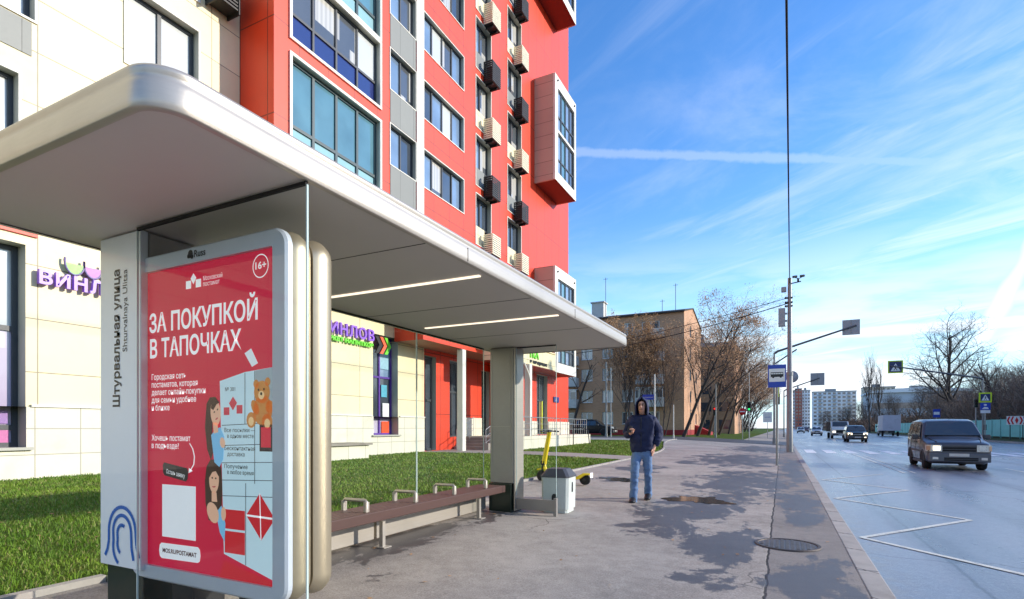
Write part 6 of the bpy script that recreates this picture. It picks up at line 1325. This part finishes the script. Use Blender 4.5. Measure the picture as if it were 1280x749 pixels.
for xc, w, z0, z1, bal in wins:
    f = MB(); Y = GY+.10; 
    f.box((xc-w/2, Y, z0), (xc-w/2+.09, Y+.05, z1)); f.box((xc+w/2-.09, Y, z0), (xc+w/2, Y+.05, z1)); f.box((xc-w/2+.09, Y, z0), (xc+w/2-.09, Y+.05, z0+.09)); f.box((xc-w/2+.09, Y, z1-.09), (xc+w/2-.09, Y+.05, z1)); f.box((xc-.05, Y+.002, z0+.09), (xc+.05, Y+.048, z1-.09))
    fo = f.build('window', m_wframe, bb); g_ = MB(); g_.quad((xc-w/2+.09, Y+.03, z0+.09), (xc+w/2-.09, Y+.03, z0+.09), (xc+w/2-.09, Y+.03, z1-.09), (xc-w/2+.09, Y+.03, z1-.09)); g_.build('pane', rw.choice([p_dark, p_dark, p_curt]), fo, fix=False)
    s_ = MB(); s_.box((xc-w/2-.06, GY-.07, z0-.05), (xc+w/2+.06, GY+.09, z0)); s_.build('sill', m_balc, fo)
    if bal and z0 > fl[0]+1:
        b_ = MB(); b_.box((xc-1.65, GY-1.05, z0-.68), (xc+1.65, GY-.002, z0-.55)); b_.box((xc-1.65, GY-1.05, z0-.548), (xc+1.65, GY-.98, z0+.42)); b_.box((xc-1.65, GY-.978, z0-.548), (xc-1.58, GY-.002, z0+.42)); b_.box((xc+1.58, GY-.978, z0-.548), (xc+1.65, GY-.002, z0+.42)); bo = b_.build('balcony', m_balc, bb)
        if z0 < fl[3] and xc < GX-10 or (z0 < fl[2] and xc > GX-5):
            f = MB()
            for k in range(5): f.box((xc-1.62+k*.80, GY-1.03, z0+.423), (xc-1.56+k*.80, GY-.98, z1+.1))
            f.box((xc-1.65, GY-1.05, z1+.102), (xc+1.65, GY-.002, z1+.17)); f.build('balcony_frame', m_wframe, bo); g_ = MB(); g_.quad((xc-1.6, GY-1.0, z0+.42), (xc+1.6, GY-1.0, z0+.42), (xc+1.6, GY-1.0, z1+.1), (xc-1.6, GY-1.0, z1+.1)); g_.build('balcony_pane', p_curt, bo, fix=False)
for h in gh:
    f = MB(); X = GX-.10; f.box((X-.05, h[0], h[2]), (X, h[0]+.08, h[3])); f.box((X-.05, h[1]-.08, h[2]), (X, h[1], h[3])); f.box((X-.05, h[0]+.08, h[3]-.08), (X, h[1]-.08, h[3])); f.box((X-.05, h[0]+.08, h[2]), (X, h[1]-.08, h[2]+.08)); fo = f.build('window', m_wframe, bb)
    g_ = MB(); g_.quad((X-.03, h[0], h[2]), (X-.03, h[1], h[2]), (X-.03, h[1], h[3]), (X-.03, h[0], h[3])); g_.build('pane', p_dark, fo, fix=False)
for k, yy in enumerate((74.5,)):
    q = MB(); q.prism([(GX+.01, yy, .1), (GX+2.0, yy, .1), (GX+2.0, yy, .8), (GX+.01, yy, 1.7)], (0, 2.4, 0)); q.build('cellar_entrance', m_redp, bb)
# second brick block farther along, half hidden by the trees
def far_block(loc, w, d, h, floors, cols_, wall, label, band=None, name='apartment_block', balc=True):
    r_ = empty(name, loc, label, 'apartment building'); x0, y0, z0 = loc; q = MB(); q.box((x0-w/2, y0, z0), (x0+w/2, y0+d, z0+h)); q.build('wall', wall, r_)
    q = MB(); q.box((x0-w/2-.3, y0-.3, z0+h+.01), (x0+w/2+.3, y0+d+.3, z0+h+.7)); q.box((x0-w*.2, y0+d*.3, z0+h+.7), (x0+w*.05, y0+d*.7, z0+h+3.)); q.build('roof', m_sgback, r_)
    fh = h/floors; cw_ = w/cols_; proto = None
    for i in range(floors):
        for j in range(cols_):
            xx, zz_ = x0-w/2+cw_*(j+.5), z0+fh*(i+.3)
            if proto is None:
                f = MB(); f.box((xx-cw_*.30, y0-.04, zz_), (xx+cw_*.30, y0-.003, zz_+fh*.52)); proto = f.build('window', p_dark, r_); px0, pz0 = xx, zz_
            else:
                o = proto.copy(); COL.objects.link(o); o.parent = r_; o.location = (xx-px0, 0, zz_-pz0)
    if balc:
        for j in range(1, cols_, 3):
            q = MB()
            for i in range(floors): q.box((x0-w/2+cw_*(j+.02), y0-1.1, z0+fh*i+.1), (x0-w/2+cw_*(j+.98), y0-.05, z0+fh*i+1.1))
            q.build('balcony_stack', band or m_white, r_)
    return r_
m_farw = mat('pale far facade', c(232, 234, 236), .8, var=.08, vscale=.1); m_farr = mat('brick red far facade', c(186, 104, 86), .8, var=.1, vscale=.1); m_farg = mat('grey far facade', c(190, 198, 206), .8, var=.1, vscale=.1); m_farb = mat('buff far facade', c(222, 208, 184), .8, var=.08, vscale=.1)
far_block((-13, 96, .3), 12, 16, 14.5, 5, 4, m_brick, 'tan brick block half hidden behind the leaning trees', m_balc)
far_block((7.5, 590, 0), 7, 16, 37, 12, 3, m_farw, 'tall white block far down the road, left of the red one', balc=False)
far_block((13.8, 588, 0), 5.4, 16, 38.5, 12, 2, m_farr, 'tall brick red block far down the road between white ones', balc=False)
far_block((20.2, 590, 0), 7, 16, 37, 12, 3, m_farw, 'tall white block far down the road, right of the red one', balc=False)
far_block((42, 570, 0), 34, 16, 34, 10, 9, m_farw, 'long pale block far down the road with balcony stacks', m_farg)
far_block((72, 540, 0), 22, 16, 35, 11, 7, m_farb, 'buff block above the far brush', m_farw)
far_block((101, 540, 0), 34, 16, 33, 10, 9, m_farg, 'long grey block farthest right above the brush', m_farw)
wh = empty('warehouse', (54, 300, 0), 'long grey industrial hall behind the great bare tree', 'warehouse'); q = MB(); q.box((36, 292, 0), (72, 320, 17)); q.build('wall', m_farg, wh); q = MB(); q.prism([(35, 291, 17.02), (73, 291, 17.02), (73, 291, 17.8), (54, 291, 19.3), (35, 291, 17.8)], (0, 30, 0)); q.build('roof', m_farw, wh)
q = MB(); q.box((36, 291.9, 10), (72, 291.99, 12.5)); q.build('window_band', p_dark, wh)

# ---------------------------------------------------------------- grass
def grass(seed, n, name, label):
    rn = np.random.default_rng(seed); k = n*6; y = rn.uniform(.6, 45, k); x = rn.uniform(-15.5, -4.3, k)
    edge = np.where(y < 2.5, -4.90, np.where(y < 7.75, -4.36, -5.28-2.6*np.array([sm(v, 24, 44) for v in y]))); ok = (x < edge) & ~((y > 19.5) & (y < 22.0)) & (y < 39.4) & ((x > -14.3) | (y > 36))
    ok &= ~((x < -10.9) & (y > 22) & (y < 34.6)) & ~((x < -13.1) & (y > 12.9) & (y < 15.4)); dep = .4446*-x+.8957*y
    ok &= rn.uniform(0, 1, k) < np.clip((4.6/dep)**1.25, .06, 1); x, y, dep = x[ok][:n], y[ok][:n], dep[ok][:n]; n = len(x)
    z = np.array([gz(a, b) for a, b in zip(x, y)])+.015; big = np.clip(dep/7., 1, 3.2)
    cl = .6+.55*np.sin(x*2.3+np.sin(y*1.7)*1.5)*np.sin(y*2.9+x); h = rn.uniform(.022, .062, n)*(.9+.35*cl)*(1+.1*big); w = rn.uniform(.0025, .0045, n)*big; a = rn.uniform(0, 6.283, n); ln = rn.normal(0, .55, (n, 2))
    v = np.empty((n, 5, 3)); cx, sx = np.cos(a)*w, np.sin(a)*w; m1 = np.stack([x+ln[:, 0]*h*.35, y+ln[:, 1]*h*.35, z+h*.6], 1)
    v[:, 0] = np.stack([x-cx, y-sx, z], 1); v[:, 1] = np.stack([x+cx, y+sx, z], 1); v[:, 2] = m1+np.stack([cx*.8, sx*.8, 0*x], 1); v[:, 3] = m1-np.stack([cx*.8, sx*.8, 0*x], 1); v[:, 4] = np.stack([x+ln[:, 0]*h, y+ln[:, 1]*h, z+h*np.clip(1-.25*np.abs(ln).sum(1), .45, 1)], 1)
    me = bpy.data.meshes.new('mesh'); me.vertices.add(n*5); me.vertices.foreach_set('co', v.ravel()); b = np.arange(n)[:, None]*5
    me.loops.add(n*7); me.loops.foreach_set('vertex_index', np.concatenate([b, b+1, b+2, b+3, b+3, b+2, b+4], 1).ravel()); me.polygons.add(n*2); st_ = (np.arange(n)[:, None]*7+np.array([[0, 4]])).ravel(); me.polygons.foreach_set('loop_start', st_); me.update(calc_edges=True); me.materials.append(m_blade)
    o = bpy.data.objects.new(name, me); COL.objects.link(o); return tag(o, label, 'grass', kind='stuff')
grass(3, 170000, 'grass', 'bright green grass of the lawns between the shelter and the shops')
def fallen(seed, n):
    rn = random.Random(seed); q = MB()
    for _ in range(n):
        if rn.random() < .6: x, y = rn.uniform(-12, -4.6), rn.uniform(2.8, 18); z = gz(x, y)+.06
        else: x, y = rn.uniform(-4, .5), rn.uniform(2.5, 20); z = gz(x, y)+.006
        a = rn.uniform(0, 6.28); s_ = rn.uniform(.012, .03); u = Vector((math.cos(a), math.sin(a), rn.uniform(-.2, .2)))*s_; w = Vector((-math.sin(a), math.cos(a), rn.uniform(-.2, .2)))*s_*.6; p = Vector((x, y, z+.004)); q.add([p-u, p+w, p+u, p-w], [(0, 1, 2, 3)])
    return tag(q.build('fallen_leaves', m_leafb, None, fix=False), 'dry brown leaves scattered over the lawn and pavement', 'leaves', kind='stuff')
fallen(2, 420)
